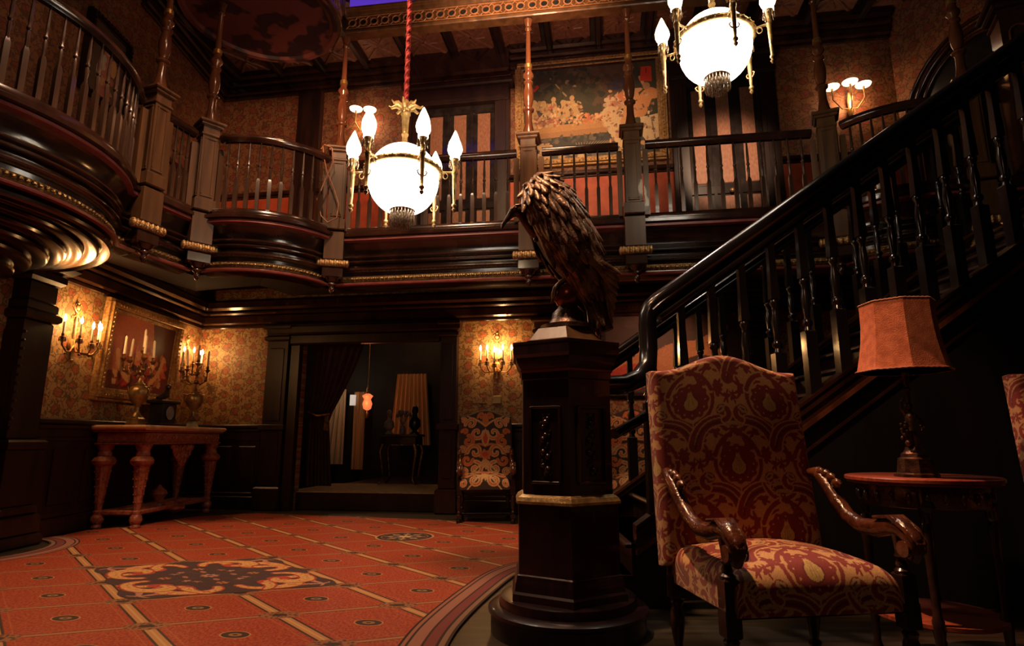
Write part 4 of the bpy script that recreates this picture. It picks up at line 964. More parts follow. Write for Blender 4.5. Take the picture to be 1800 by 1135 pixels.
armchair('black and orange floral tapestry armchair standing under the wall sconce behind the pedestal', (-.30, 7.08, 0), R(4), TAP, 1.0, ((.31, .40), (.31, .40)), 170)
armchair('floral tapestry armchair half hidden behind the pedestal and the stair rail', (1.36, 6.85, 0), R(-8), TAP, 1.0, ((.31, .40), (.31, .40)), 100)

# ================================================================== SIDE TABLE AND LAMP
st = thing('side_table', 'round red mahogany side table with a low shelf beside the foreground armchair', 'table', (1.775, 2.70, 0))
m = MB(); m.lathe([(.27, .715), (.285, .718), (.285, .727), (.293, .73), (.293, .742), (.288, .746), (.001, .746)], 48); m.build('tabletop', 'table_red', st, smooth=40)
m = MB(); m.lathe([(.235, .625), (.24, .63), (.24, .715), (.225, .715), (.225, .625)], 40)
for k in range(24): a = 2 * PI * k / 24; m.ball((.243 * math.cos(a), .243 * math.sin(a), .668), .020, 8, sc_=(.6, .6, 1.2))
m.build('apron', 'wood_arm', st, smooth=50)
m = MB(); m.lathe([(.23, .175), (.24, .18), (.24, .195), (.001, .197)], 40); m.build('shelf', 'table_red', st, smooth=40)
for k in range(4):
    a = PI / 4 + k * PI / 2 + .2; m = MB(); x, y_ = .228 * math.cos(a), .228 * math.sin(a)
    m.lathe([(.020, 0), (.024, .02), (.014, .05), (.018, .14), (.022, .17), (.022, .21), (.015, .23), (.018, .40), (.022, .55), (.016, .575), (.024, .59), (.024, .715)], 12, c=(x, y_, 0)); m.ball((x * .96, y_ * 1.06, .635), .03, 8)
    m.build('leg', 'wood_leg', st, smooth=40)
lp = thing('table_lamp', 'figurine table lamp with a terracotta panelled fabric shade on the side table', 'lamp', (1.715, 2.63, .746))
m = MB(); m.lathe([(.085, 0), (.085, .012), (.072, .018), (.066, .06), (.064, .075), (.052, .082), (.05, .095), (.038, .105), (.03, .125)], 8, phase=PI / 8); m.build('base', 'bronze', lp, smooth=30)
m = MB()   # small standing figure with raised arm and a bunch of grapes
m.tube([(-.012, 0, .12), (-.016, -.002, .16), (-.010, 0, .195)], [.010, .013, .015], 8); m.tube([(.014, 0, .12), (.012, 0, .16), (.004, 0, .195)], [.010, .013, .015], 8)
m.tube([(-.003, 0, .19), (-.002, 0, .225), (.0, 0, .26), (.002, 0, .275)], [.022, .018, .022, .012], 10); m.ball((.0, 0, .295), .017, 10); m.tube([(-.018, 0, .262), (-.038, -.01, .28), (-.032, 0, .315), (-.015, 0, .335)], [.008, .007, .006, .005], 6); m.tube([(.02, 0, .262), (.036, -.012, .24), (.040, -.01, .215)], [.008, .007, .005], 6)
for k in range(10): m.ball((-.038 + .010 * math.cos(k * 2.4), -.012 + .008 * math.sin(k * 2.4), .225 - .007 * k), .009, 6)
for k in range(8): m.ball((.044 + .008 * math.cos(k * 2.4), -.008, .235 - .006 * k), .008, 6)
m.ball((-.03, -.02, .14), .016, 8); m.build('figurine', 'bronze', lp, smooth=60)
m = MB(); m.lathe([(.008, .27), (.008, .36), (.014, .37), (.008, .38), (.012, .40), (.012, .43), (.016, .44)], 10, c=(.012, .012, 0)); m.build('stem', 'bronze', lp, smooth=40)
m = MB(); m.lathe([(.014, .43), (.014, .49)], 12, c=(.012, .012, 0)); m.build('candle_sleeve', 'plate', lp, smooth=40)
def lobed(a, k=8): return 1 / max(.2, math.cos((a + PI / k) % (2 * PI / k) - PI / k)) * .97
prof_ = [(r * .82, z) for r, z in [(.215, .445), (.207, .46), (.192, .52), (.180, .58), (.172, .65), (.170, .72), (.172, .748)]]
m = MB(); m.lathe(prof_ + [(r - .004, z) for r, z in reversed(prof_)] + [prof_[0]], 64, sq=lambda a: lobed(a)); o = m.build('lamp_shade', 'shade', lp, smooth=12)
for rr, zz in ((.176, .447), (.141, .748)):
    m = MB(); n = 96; m.tube([(rr * lobed(2 * PI * k / n) * math.cos(2 * PI * k / n), rr * lobed(2 * PI * k / n) * math.sin(2 * PI * k / n), zz + .002 * (k % 2)) for k in range(n)], .0045, 5, closed=True)
    m.build('braid_trim', 'cord', lp, smooth=60)

# ================================================================== STAIRCASE
SL = .69; YN, YF = 3.50, 4.70
zn = lambda x: 1.10 + SL * (x - 1.64)      # top of the near stringer
m = MB(); nst = 17; x0s = .42
for k in range(nst):
    xx = x0s + .2464 * k; z = .17 * (k + 1)
    m.box((xx + .13, (YN + YF) / 2, z - .085), (.27, YF - YN - .02, .17)); m.box((xx + .11, (YN + YF) / 2, z - .015), (.30, YF - YN - .02, .03), bev=.01)
sta = struct(m.build('floor', 'wood_mat', smooth=30))
def slope_boxes(m, y, segs, x0, x1):
    for (dz0, dz1, dep) in segs:
        for s in (1,):
            vs = []
            for x in (x0, x1):
                for yy in (y - dep, y + .05):
                    for dz in (dz0, dz1): vs.append((x, yy, max(zn(x) + dz, 0)))
            m.add(vs, [(0, 1, 3, 2), (4, 6, 7, 5), (0, 4, 5, 1), (2, 3, 7, 6), (1, 5, 7, 3), (0, 2, 6, 4)])
t = thing('staircase_stringer', 'moulded diagonal stringer along the near side of the stairs, above the dark panelling', 'stringer')
m = MB(); slope_boxes(m, YN, [(-.02, .0, .055), (-.045, -.02, .035), (-.07, -.045, .050), (-.105, -.07, .028), (-.125, -.105, .042)], .68, 5.0); m.build('capping', 'wood', t)
m = MB(); slope_boxes(m, YN, [(-.155, -.125, .055)], .68, 5.0); m.build('bead', 'wood_turned', t)
m = MB(); slope_boxes(m, YN, [(-.29, -.275, .022)], 1.2, 5.0); m.build('panel_moulding', 'wood', t)
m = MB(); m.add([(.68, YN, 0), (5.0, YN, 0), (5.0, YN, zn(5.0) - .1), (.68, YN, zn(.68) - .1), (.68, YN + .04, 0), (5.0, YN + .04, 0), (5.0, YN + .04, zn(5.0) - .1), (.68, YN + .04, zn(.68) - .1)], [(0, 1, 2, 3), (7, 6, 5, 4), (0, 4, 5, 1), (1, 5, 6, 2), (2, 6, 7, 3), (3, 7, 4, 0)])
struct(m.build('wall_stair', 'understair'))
t = thing('staircase_stringer', 'moulded diagonal stringer along the far side of the stairs, seen between the near balusters', 'stringer')
m = MB(); slope_boxes(m, YF, [(-.05, .0, .04), (-.09, -.05, .02), (-.30, -.09, .01)], .42, 5.0); m.build('capping', 'wood', t)
m = MB(); slope_boxes(m, YF, [(-.01, .012, .045)], .42, 5.0); m.build('bead', 'wood_turned', t)
def stair_baluster():
    m = MB(); m.box((0, 0, .125), (.066, .066, .37), bev=.005)
    m.lathe([(.026, .31), (.020, .33), (.030, .345), (.030, .36), (.018, .375), (.020, .40), (.028, .47), (.020, .52), (.017, .55), (.027, .565), (.027, .58), (.018, .595)], 12)
    m.lathe([(.036, .59), (.028, .78), (.030, .99)], 4, phase=PI / 4)
    o = m.build('baluster', 'wood_black', None, smooth=40); return o
def stair_rail(label, y, x0, x1, n, dz, start, r, bal0, dx0, end_drop=False):
    t = thing('stair_balustrade', label, 'balustrade', group=None)
    path = start + [(x, y, zn(x) + dz + (.018 * (x - x0) if dz > 1.05 else 0)) for x in np.linspace(x0, x1, 12)]
    m = MB(); m.tube(path, r, 12)
    m.build('handrail', 'wood_black', t, smooth=60)
    m = MB(); m.tube([(p[0], p[1], p[2] + r * .82) for p in path[len(start) - 2:]], .016, 6); m.tube([(p[0], p[1] - r * .9, p[2] - r * .45) for p in path[len(start) - 2:]], .010, 6)
    m.build('rail_bead', 'wood', t, smooth=60)
    m = MB(); m.tube([(p[0], p[1], p[2] - r * 1.9) for p in path[len(start) - 1:]], r * .62, 8); m.build('under_rail', 'wood_black', t, smooth=60)
    for k in range(n):
        x = dx0 + .187 * k
        if x > x1: break
        o = bal0.copy(); COL.objects.link(o); o.parent = t; o.location = (x, y, zn(x)); o.scale = (1, 1, (dz + (.018 * (x - x0) if dz > 1.05 else 0) - .02) / .99)
    return t
sb = stair_baluster()
nr = stair_rail('near stair handrail and balusters, sweeping down in a gooseneck beside the vulture pedestal', YN, .93, 5.0, 24, 1.14,
    [(.50, 3.30, 1.19), (.62, 3.36, 1.20), (.72, 3.42, 1.24), (.785, 3.47, 1.32), (.80, 3.5, 1.42), (.80, 3.5, 1.56), (.805, 3.5, 1.62), (.825, 3.5, 1.67), (.87, 3.5, 1.71)], .054, sb, 1.0)
m = MB(); m.box((.80, YN, .75), (.08, .08, .72), bev=.006); m.lathe([(.04, 1.10), (.026, 1.13), (.04, 1.15), (.028, 1.18), (.035, 1.32), (.045, 1.4)], 14, c=(.80, YN, 0)); m.build('newel', 'wood_black', nr, smooth=40)
m = MB(); m.tube([(.55, 3.3, .93), (.70, 3.42, 1.0), (.80, 3.5, 1.06)], .030, 8); m.build('lower_rail', 'wood_black', nr, smooth=50)
fr = stair_rail('far stair handrail and balusters, seen dark through the near balusters', YF, .75, 5.0, 24, 1.03, [(.45, YF, zn(.45) + 1.0), (.60, YF, zn(.6) + 1.03)], .042, sb, .92)
m = MB(); m.box((.46, YF, .65), (.12, .12, 1.3), bev=.01); m.ball((.46, YF, 1.36), .07, 14); m.build('newel', 'wood_black', fr, smooth=40)
bpy.data.objects.remove(sb)
# upper newel at the far right
t = thing('upper_newel', 'stout square newel with arched panel at the top right corner of the picture', 'newel', (4.13, 4.42, 0), R(-25))
m = MB(); m.box((0, 0, 3.68), (.24, .24, 1.36), bev=.012); m.box((0, 0, 4.30), (.27, .27, .04), bev=.012); m.build('newel_block', 'wood', t, smooth=30)
m = MB(); m.box((0, 0, 4.385), (.32, .32, .05), bev=.015); m.box((0, 0, 4.43), (.38, .38, .04), bev=.012); m.build('newel_cap', 'wood_mat', t, smooth=30)
m = MB(); m.tube([(-.065, -.125, 3.6), (-.065, -.125, 4.12)] + [(.065 * math.cos(PI - PI * i / 10), -.125, 4.12 + .065 * math.sin(PI * i / 10)) for i in range(11)] + [(.065, -.125, 3.6)], .01, 6); m.build('panel_arch', 'wood_turned', t, smooth=50)
m = MB(); m.tube([(-.18, .22, 3.86), (-.12, .14, 4.05), (0, .0, 4.30)], .035, 8); m.build('short_rail', 'wood', t, smooth=50)

# ================================================================== CHANDELIERS
def tear(m, c, L_, r):
    m.lathe([(.001, 0), (r * .5, -.1 * L_), (r, -.55 * L_), (r * .7, -.85 * L_), (.001, -L_)], 6, c=c)
def chandelier(label, loc, a0, rope_top):
    t = thing('chandelier', label, 'chandelier', loc, a0, 'globe chandeliers of the hall')
    m = MB(); prof_ = [(.001, .262), (.03, .262)] + [(.25 * math.sin(th) ** .92, .255 * math.cos(th)) for th in [R(12) + R(144) * i / 20 for i in range(21)]] + [(.085, -.235), (.001, -.235)]
    m.lathe(prof_[::-1], 36); g = m.build('globe', 'globe', t, smooth=60)
    m = MB(); n = 60; m.tube([(.258 * math.cos(2 * PI * k / n), .255 * math.sin(2 * PI * k / n), .06) for k in range(n)], .021, 8, closed=True)
    for k in range(60): a = 2 * PI * k / 60; m.ball((.274 * math.cos(a), .268 * math.sin(a), .06 + .006 * (-1)**k), .010, 6)
    m.build('band', 'brass', t, smooth=60)
    m = MB(); m.lathe([(.055, .255), (.06, .262), (.05, .27), (.022, .28), (.019, .33), (.026, .345), (.026, .352), (.021, .36), (.030, .50), (.036, .505), (.036, .52), (.025, .53), (.04, .545), (.043, .58), (.03, .60), (.018, .62)], 18)
    for k in range(8):
        a = 2 * PI * k / 8; m.tube([(.03 * math.cos(a), .03 * math.sin(a), .555), (.07 * math.cos(a), .07 * math.sin(a), .575), (.105 * math.cos(a), .105 * math.sin(a), .56), (.125 * math.cos(a), .125 * math.sin(a), .575)], [.016, .016, .010, .003], 6)
    m.build('crown_and_stem', 'brass', t, smooth=50)
    m = MB(); pts = []; nn = int(rope_top / .012)
    m.tube([(0, 0, .60 + (rope_top) * k / 40) for k in range(41)], .017, 8)
    for s in (0, PI): m.tube([(.012 * math.cos(k * .55 + s), .012 * math.sin(k * .55 + s), .60 + rope_top * k / nn) for k in range(nn + 1)], .010, 6)
    m.build('velvet_rope', 'velvet', t, smooth=60)
    for k in range(6):
        a = k * PI / 3; mt = rot(a); rr = .365
        m = MB(); m.tube([(.262, 0, .055), (rr, 0, .055)], .008, 6, mt); m.tube([(.30 + .016 * math.cos(u), 0, .028 + .022 * math.sin(u)) for u in [2 * PI * q / 12 for q in range(12)]], .0035, 5, mt, closed=True)
        m.lathe([(.004, -.245), (.012, -.235), (.016, -.225), (.008, -.215), (.012, -.205), (.018, -.20), (.018, -.19), (.010, -.18), (.013, -.12), (.016, -.04), (.017, .03), (.022, .04), (.022, .06), (.015, .07), (.016, .10), (.026, .15), (.030, .155)], 12, mat=mt @ T(rr, 0, 0))
        for sg in (-1, 1): m.tube([(rr, 0, -.12), (rr, sg * .025, -.105), (rr, sg * .034, -.085), (rr, sg * .022, -.075)], .005, 5, mt)
        arm = m.build('torch_arm', 'brass', t, smooth=50)
        m = MB()
        for q in range(8): b = 2 * PI * q / 8; tear(m, tuple(mt @ Vector((rr + .036 * math.cos(b), .036 * math.sin(b), .145))), .055, .007)
        m.build('crystal_drops', 'crystal', arm, smooth=30)
        m = MB(); m.lathe([(.03, .155), (.036, .158), (.036, .175), (.030, .178)], 14, mat=mt @ T(rr, 0, 0)); m.build('cup', 'dish', arm, smooth=40)
        m = MB(); fp = [(.028, .178), (.042, .195), (.051, .225), (.050, .25), (.042, .285), (.030, .315), (.018, .345), (.010, .365), (.003, .378)]
        N_ = 16; vs = []
        for i, (r, z) in enumerate(fp):
            for q in range(N_): b = 2 * PI * q / N_; r2 = r * (1 + .07 * math.cos(4 * b - z * 30)); vs.append(tuple(mt @ Vector((rr + r2 * math.cos(b), r2 * math.sin(b), z))))
        m.add(vs, [(i * N_ + q, i * N_ + (q + 1) % N_, (i + 1) * N_ + (q + 1) % N_, (i + 1) * N_ + q) for i in range(len(fp) - 1) for q in range(N_)] + [tuple(range((len(fp) - 1) * N_, len(fp) * N_))])
        m.build('flame_shade', 'flame_shade', arm, smooth=60)
    m = MB()
    for ring, (rr, n, L_) in enumerate(((.082, 22, .10), (.060, 16, .115), (.034, 10, .125))):
        for q in range(n): a = 2 * PI * q / n; m.ball((rr * math.cos(a), rr * math.sin(a), -.232), .008, 6); tear(m, (rr * math.cos(a), rr * math.sin(a), -.238), L_, .0075)
    m.lathe([(.088, -.225), (.09, -.235), (.078, -.24)], 24); m.build('crystal_fringe', 'crystal', t, smooth=30)
    return t
chandelier('lower globe chandelier hanging on a red velvet rope before the left gallery door', (-.775, 4.03, 2.72), 0, 3.9)
chandelier('upper globe chandelier at the top of the picture before the right gallery door', (1.435, 3.82, 3.62), R(-30), 3.0)

# ================================================================== SCONCES
def wall_sconce(label, loc, rz, n=5, spread=.25, fl=12, reflector=False):
    t = thing('wall_sconce', label, 'sconce', loc, rz)       # candle flames at z=0, wall at y=0
    m = MB(); m.lathe([(.001, -.015), (.055, -.015), (.06, 0), (.05, .02), (.001, .03)], 20, mat=T(0, -.01, -.22) @ rot(0, PI / 2, 0)); m.ball((0, -.02, .16), .03, 10, sc_=(1, .6, 1)); m.ball((0, -.02, .205), .016, 8); m.tube([(0, -.02, .15), (0, -.02, -.36)], .010, 8)
    for s in (-1, 1):
        m.tube([(0, -.02, .10), (s * .035, -.02, .13), (s * .05, -.02, .17), (s * .03, -.02, .19)], .006, 6); m.tube([(0, -.02, .08), (s * .04, -.02, .06), (s * .05, -.02, .02)], .006, 6)
    m.ball((0, -.03, -.38), .02, 8); m.build('backplate', 'brass', t, smooth=50)
    for k in range(n):
        f = (k / (n - 1)) * 2 - 1; x = spread * f; yy = -.10 - .10 * math.cos(f * PI / 2); dz = -.03 * (abs(f) < .3)
        m = MB(); m.tube([(0, -.03, -.22), (x * .3, yy * .5, -.30), (x * .7, yy * .9, -.31), (x * .97, yy, -.26), (x, yy, -.20 + dz)], [.010, .009, .008, .008, .010], 7)
        m.lathe([(.008, -.20), (.022, -.19), (.026, -.183), (.012, -.175), (.014, -.15)], 12, c=(x, yy, dz)); m.ball((x * .75, yy * .95, -.335), .012, 6)
        arm = m.build('arm', 'brass_dark', t, smooth=50)
        m = MB()
        for q in range(6): b = 2 * PI * q / 6; tear(m, (x + .026 * math.cos(b), yy + .026 * math.sin(b), -.185 + dz), .045, .006)
        m.build('crystal_drops', 'crystal', arm, smooth=30)
        m = MB(); m.lathe([(.0095, -.16), (.0095, -.035), (.006, -.030)], 10, c=(x, yy, dz)); m.build('candle', 'candle', arm, smooth=50)
        m = MB(); m.lathe([(.005, -.030), (.013, -.012), (.013, .003), (.008, .022), (.001, .042)], 10, c=(x, yy, dz)); m.build('flame_bulb', 'flame', arm, smooth=60)
    if reflector:
        m = MB(); m.lathe([(.001, .0), (.06, .004), (.075, .012)], 20, mat=T(0, -.02, -.06) @ rot(0, PI / 2, 0)); m.build('reflector', 'brass', t, smooth=50)
    point('sconce_glow', (0, -.16, .03), fl, (1.0, .50, .17), .06, t, .6)
    return t
wall_sconce('brass candle sconce on the left wall, left of the gilt framed painting', (XL, 5.95, 2.05), PI / 2, 5, .26, 15)
wall_sconce('brass candle sconce on the left wall between gilt frame and corner', (XL, 8.06, 2.07), PI / 2, 5, .22, 11)
wall_sconce('brass candle sconce on the back wall above the tapestry armchair', (-.19, BK(-.19), 2.05), TH, 5, .20, 15, True)
def gallery_sconce(label, loc, rz, pts, pw):
    t = thing('gallery_sconce', label, 'sconce', loc, rz)
    m = MB(); m.lathe([(.02, -.32), (.04, -.25), (.025, -.2), (.03, -.1), (.012, 0)], 12, c=(0, -.05, 0)); m.build('backplate', 'brass', t, smooth=50)
    for (x, z) in pts:
        m = MB(); m.tube([(0, -.05, -.22), (x * .5, -.12, -.25), (x, -.18, -.15), (x, -.18, 0)], .007, 6); m.lathe([(.012, -.05), (.016, 0)], 8, c=(x, -.18, z)); a = m.build('arm', 'brass', t, smooth=50)
        m = MB(); m.lathe([(.016, 0), (.085, .015), (.092, .03), (.085, .034), (.001, .02)], 20, c=(x, -.18, z)); m.build('dish_shade', 'dish', a, smooth=50)
    point('sconce_glow', (0, -.14, -.12), pw, (1.0, .5, .2), .05, t, .5)
    return t
gallery_sconce('small gallery sconce with white dish shades behind the lower chandelier', (-2.10, BK(-2.10), 5.48), TH, [(-.10, .03), (.11, 0)], 8)
gallery_sconce('small gallery sconce with three white dish shades right of the second door', (4.28, BK(4.28), 5.22), TH, [(-.24, 0), (-.02, .05), (.13, 0)], 9)
t = thing('candle_bracket', 'pair of orange electric candles glimpsed through the stair balusters at the right', 'candle', (3.86, 4.62, 2.50))
m = MB(); m.tube([(-.09, .06, -.05), (0, 0, -.08), (.14, .06, -.05)], .01, 6); m.build('bracket', 'brass_dark', t, smooth=50)
for x in (-.08, .12):
    m = MB(); m.lathe([(.016, -.06), (.016, .07), (.024, .09), (.016, .12), (.001, .15)], 10, c=(x, .03, 0)); m.build('candle', emit('lit_orange_candle', (1, .42, .12), .55, (.8, .4, .15)), t, smooth=50)

# ================================================================== PAINTINGS
def framed(label, loc, rz, W, H, cv, fw=.10, tilt=0, n=200, mat='frame_gold', cat='painting'):
    t = thing('framed_painting', label, 'painting', loc, rz)         # centre of the picture at the origin, wall at y=0
    mt = Matrix.Rotation(R(tilt), 4, 'X')
    m = MB()
    for (w0, w1, d) in ((0, .3, .045), (.3, .75, .085), (.75, 1, .06)):
        a, b = fw * w0, fw * w1
        for s in (-1, 1):
            m.box((0, -d / 2, s * (H / 2 + (a + b) / 2)), (W + 2 * b, d, b - a), mt, bev=.006); m.box((s * (W / 2 + (a + b) / 2), -d / 2, 0), (b - a, d, H + 2 * a), mt, bev=.006)
    k = 0
    for s in (-1, 1):
        for q in np.arange(-W / 2, W / 2, .05): m.ball(tuple(mt @ Vector((q, -.085, s * (H / 2 + fw * .52)))), .014, 6)
        for q in np.arange(-H / 2, H / 2, .05): m.ball(tuple(mt @ Vector((s * (W / 2 + fw * .52), -.085, q))), .014, 6)
    m.build('frame', mat, t, smooth=40)
    nx = n; nz = max(8, int(n * H / W)); V = []; 
    for j in range(nz + 1):
        for i in range(nx + 1): V.append(tuple(mt @ Vector((-W / 2 + W * i / nx, -.03, -H / 2 + H * j / nz))))
    U, Z_ = np.meshgrid(np.linspace(0, .9999, nx + 1), np.linspace(0, .9999, nz + 1))
    F = [(j * (nx + 1) + i, j * (nx + 1) + i + 1, (j + 1) * (nx + 1) + i + 1, (j + 1) * (nx + 1) + i) for j in range(nz) for i in range(nx)]
    k0 = len(V); V += [tuple(mt @ Vector((x, -.004, z))) for x, z in ((-W / 2, -H / 2), (W / 2, -H / 2), (W / 2, H / 2), (-W / 2, H / 2))]; F.append((k0 + 3, k0 + 2, k0 + 1, k0))
    cc = cv.sample(U.ravel() * cv.W, Z_.ravel() * cv.H); cc = np.vstack([cc, np.tile([[.05, .03, .02]], (4, 1))])
    m = MB(); m.v = V; m.f = F; m.build('canvas', 'picture', t, cols=cc)
    return t
g = np.random.default_rng(11)
def blobs(c, n, x0, x1, y0, y1, cols, rmin, rmax):
    for _ in range(n):
        k = cols[g.integers(len(cols))]; v = g.uniform(.75, 1.2); c.ell(g.uniform(x0, x1), g.uniform(y0, y1), g.uniform(rmin, rmax), g.uniform(rmin, rmax) * .7, tuple(min(1, q * v) for q in k), g.uniform(0, PI), .15, int(g.integers(3, 7)))
# banquet scene, generic: dark trees, long pale table, huddled guests left, robed group right
pc = Canvas(420, 300, 1.84, 1.38, (.055, .050, .028))
blobs(pc, 140, 0, 1.84, .7, 1.38, [(.06, .055, .03), (.075, .06, .03), (.045, .045, .03)], .05, .14)
pc.poly([(1.0, 1.38), (1.45, 1.38), (1.42, .7), (1.1, .62)], (.10, .062, .035)); blobs(pc, 30, .98, 1.5, .8, 1.38, [(.10, .06, .035), (.08, .05, .03)], .04, .09)
pc.poly([(0, .36), (1.18, .40), (1.18, .52), (.55, .50), (0, .56)], (.48, .24, .085)); pc.poly([(0, .30), (1.15, .34), (1.15, .42), (0, .38)], (.40, .19, .07))
pc.poly([(0, 0), (1.84, 0), (1.84, .22), (1.2, .33), (0, .30)], (.05, .045, .035))
skin = [(.55, .33, .14), (.60, .38, .18), (.46, .25, .10), (.5, .34, .16), (.42, .20, .08)]
blobs(pc, 75, .03, .80, .50, .86, skin, .02, .065); blobs(pc, 22, .05, .78, .54, .80, [(.16, .07, .04), (.08, .06, .05), (.42, .10, .06)], .02, .05)
pc.poly([(.15, .52), (.5, .55), (.48, .60), (.18, .60)], (.34, .10, .06))
for hx in (.10, .28, .42, .55, .68): pc.ell(hx, .87 + .03 * math.sin(hx * 20), .033, .038, (.55, .33, .16)); pc.line([(hx, .84), (hx + .05, .66)], .03, (.5, .32, .14), .05)
pc.line([(.38, 1.22), (.60, .93)], .010, (.40, .30, .14)); pc.ell(.62, 1.14, .035, .04, (.3, .2, .1)); pc.ell(.72, 1.05, .03, .04, (.4, .28, .14))
pc.poly([(.02, 1.06), (.20, 1.14), (.22, 1.10), (.10, .98)], (.62, .05, .025))
blobs(pc, 14, .85, 1.12, .50, .62, [(.66, .38, .16), (.60, .22, .08)], .03, .06)
blobs(pc, 60, 1.12, 1.55, .42, .85, [(.62, .42, .24), (.68, .48, .28), (.55, .30, .16), (.50, .20, .10)], .03, .08)
pc.line(bez((1.2, .60), (1.25, .30), (1.42, .08), 8), .12, (.62, .42, .22), .06); pc.line(bez((1.5, .85), (1.45, .5), (1.30, .28), 8), .10, (.58, .28, .12), .04)
pc.ell(1.55, .92, .10, .035, (.60, .30, .14), .2); pc.line([(1.15, .82), (1.45, .85)], .03, (.62, .42, .24)); pc.ell(1.42, .93, .05, .055, (.5, .24, .12)); pc.ell(1.40, .86, .09, .07, (.60, .18, .08))
pc.line(bez((1.60, .62), (1.72, .95), (1.80, .85), 8), .10, (.62, .26, .10), .07); pc.line([(1.68, .98), (1.62, 1.12)], .022, (.6, .32, .16)); pc.ell(1.70, .98, .05, .055, (.45, .22, .1))
pc.poly([(1.60, .52), (1.84, .56), (1.84, .22), (1.70, .12), (1.62, .25)], (.70, .50, .28)); pc.line([(1.75, .5), (1.79, .2)], .01, (.3, .18, .1)); pc.line([(1.62, .15), (1.75, .10)], .03, (.6, .3, .12))
pc.poly([(1.62, 1.06), (1.78, 1.04), (1.78, 1.27), (1.64, 1.28)], (.66, .06, .025)); pc.line([(1.71, 1.25), (1.71, 1.18)], .006, (.2, .02, .01))
blobs(pc, 22, 1.22, 1.48, .98, 1.12, [(.04, .03, .05), (.06, .04, .05)], .04, .07)
blobs(pc, 20, .02, .36, .02, .24, [(.58, .36, .18), (.5, .3, .14), (.62, .40, .2)], .03, .07); blobs(pc, 30, .5, 1.7, .0, .08, [(.62, .42, .2), (.55, .34, .15), (.12, .08, .06)], .02, .06)
for k in range(14): pc.line([(.75 + .02 * k, .10), (.72 + .04 * k, .22)], .004, (.35, .24, .12))
blobs(pc, 120, .03, .82, .48, .84, skin + [(.20, .09, .05), (.35, .16, .07), (.62, .42, .22)], .012, .030)
blobs(pc, 110, 1.14, 1.80, .18, .95, [(.70, .50, .30), (.50, .27, .13), (.34, .15, .08), (.62, .36, .18), (.2, .1, .06)], .012, .034)
blobs(pc, 60, .2, 1.2, .50, .62, [(.66, .40, .18), (.5, .14, .07), (.30, .14, .07)], .010, .026)
blobs(pc, 60, .05, 1.1, .92, 1.34, [(.085, .075, .038), (.04, .04, .025), (.12, .085, .045)], .02, .06)
blobs(pc, 40, 0, 1.2, .24, .33, [(.08, .07, .05), (.04, .035, .03), (.14, .10, .06)], .02, .05)
pc.grain(.12, 5)
framed('huge gilt framed banquet scene painting on the upper gallery wall between the doors', (1.06, BK(1.06), 5.30), TH, 1.80, 1.36, pc, .12, 0, 380)
# reclining draped figure, lower right wall
rc_ = Canvas(240, 160, 1.5, 1.0, (.05, .030, .022)); blobs(rc_, 60, 0, 1.5, .3, 1.0, [(.06, .035, .025), (.075, .03, .022)], .06, .14)
rc_.line(bez((.05, .30), (.45, .25), (.75, .42), 10), .12, (.62, .24, .08), .16); rc_.line(bez((.72, .42), (1.0, .62), (1.3, .42), 10), .13, (.66, .30, .11), .05); rc_.line(bez((.75, .45), (1.0, .55), (1.25, .70), 8), .07, (.66, .30, .12), .03)
rc_.ell(.42, .68, .06, .07, (.55, .20, .08)); rc_.line(bez((.42, .62), (.36, .5), (.46, .38), 6), .07, (.62, .26, .10), .09); rc_.ell(1.32, .76, .05, .06, (.5, .14, .06))
blobs(rc_, 12, .05, .4, .02, .26, [(.62, .04, .02), (.55, .05, .02)], .08, .15); rc_.line(bez((.3, .12), (.8, .2), (1.4, .12), 8), .08, (.5, .16, .06), .05); rc_.grain(.08, 6)
framed('painting of a reclining figure on red drapery, behind the stair balusters', (1.98, BK(1.98), 1.98), TH, 1.62, 1.02, rc_, .07, 0, 170, 'wood_mat')
# still life in the gilt frame over the console
lc = Canvas(220, 170, 1.16, .84, (.46, .125, .05)); lc.poly([(0, 0), (1.16, 0), (1.16, .25), (0, .2)], (.16, .03, .02)); lc.poly([(.7, .84), (1.16, .84), (1.16, .2), (.85, .3)], (.10, .03, .025))
blobs(lc, 60, .15, 1.05, .08, .50, [(.62, .26, .08), (.60, .12, .05), (.66, .36, .14), (.45, .06, .04), (.50, .20, .07)], .03, .07); blobs(lc, 18, .3, .95, .05, .36, [(.50, .03, .03), (.08, .03, .03)], .03, .06)
lc.line(bez((.15, .42), (.22, .2), (.4, .12), 8), .035, (.6, .32, .12)); lc.line(bez((1.0, .44), (.95, .2), (.8, .12), 8), .03, (.6, .3, .1)); blobs(lc, 8, .55, .75, .5, .66, [(.55, .2, .08), (.45, .1, .05)], .02, .04); lc.grain(.1, 7)
framed('red still life painting in a wide gilt frame above the console table', (XL + .02, 7.04, 1.86), PI / 2, 1.20, .82, lc, .14, 3, 150)
pp = Canvas(120, 170, .56, .80, (.09, .05, .03)); pp.line(bez((.28, .05), (.26, .3), (.30, .5), 6), .12, (.42, .14, .10), .07); pp.ell(.30, .60, .06, .08, (.60, .36, .16)); pp.line(bez((.24, .45), (.14, .3), (.2, .2), 6), .04, (.42, .42, .36)); pp.ell(.40, .42, .05, .10, (.55, .28, .1)); pp.ell(.22, .36, .06, .05, (.5, .4, .3)); blobs(pp, 12, .15, .42, .1, .3, [(.5, .28, .12), (.4, .12, .08)], .02, .05); blobs(pp, 6, .1, .3, .55, .75, [(.3, .28, .16)], .03, .05); pp.ell(.30, .67, .075, .04, (.10, .05, .03)); pp.grain(.1, 8)
framed('portrait of a seated person in dark frame behind the large curved balustrade', (XL, 5.85, 4.86), PI / 2, .54, .80, pp, .06, 0, 90, 'wood_mat')

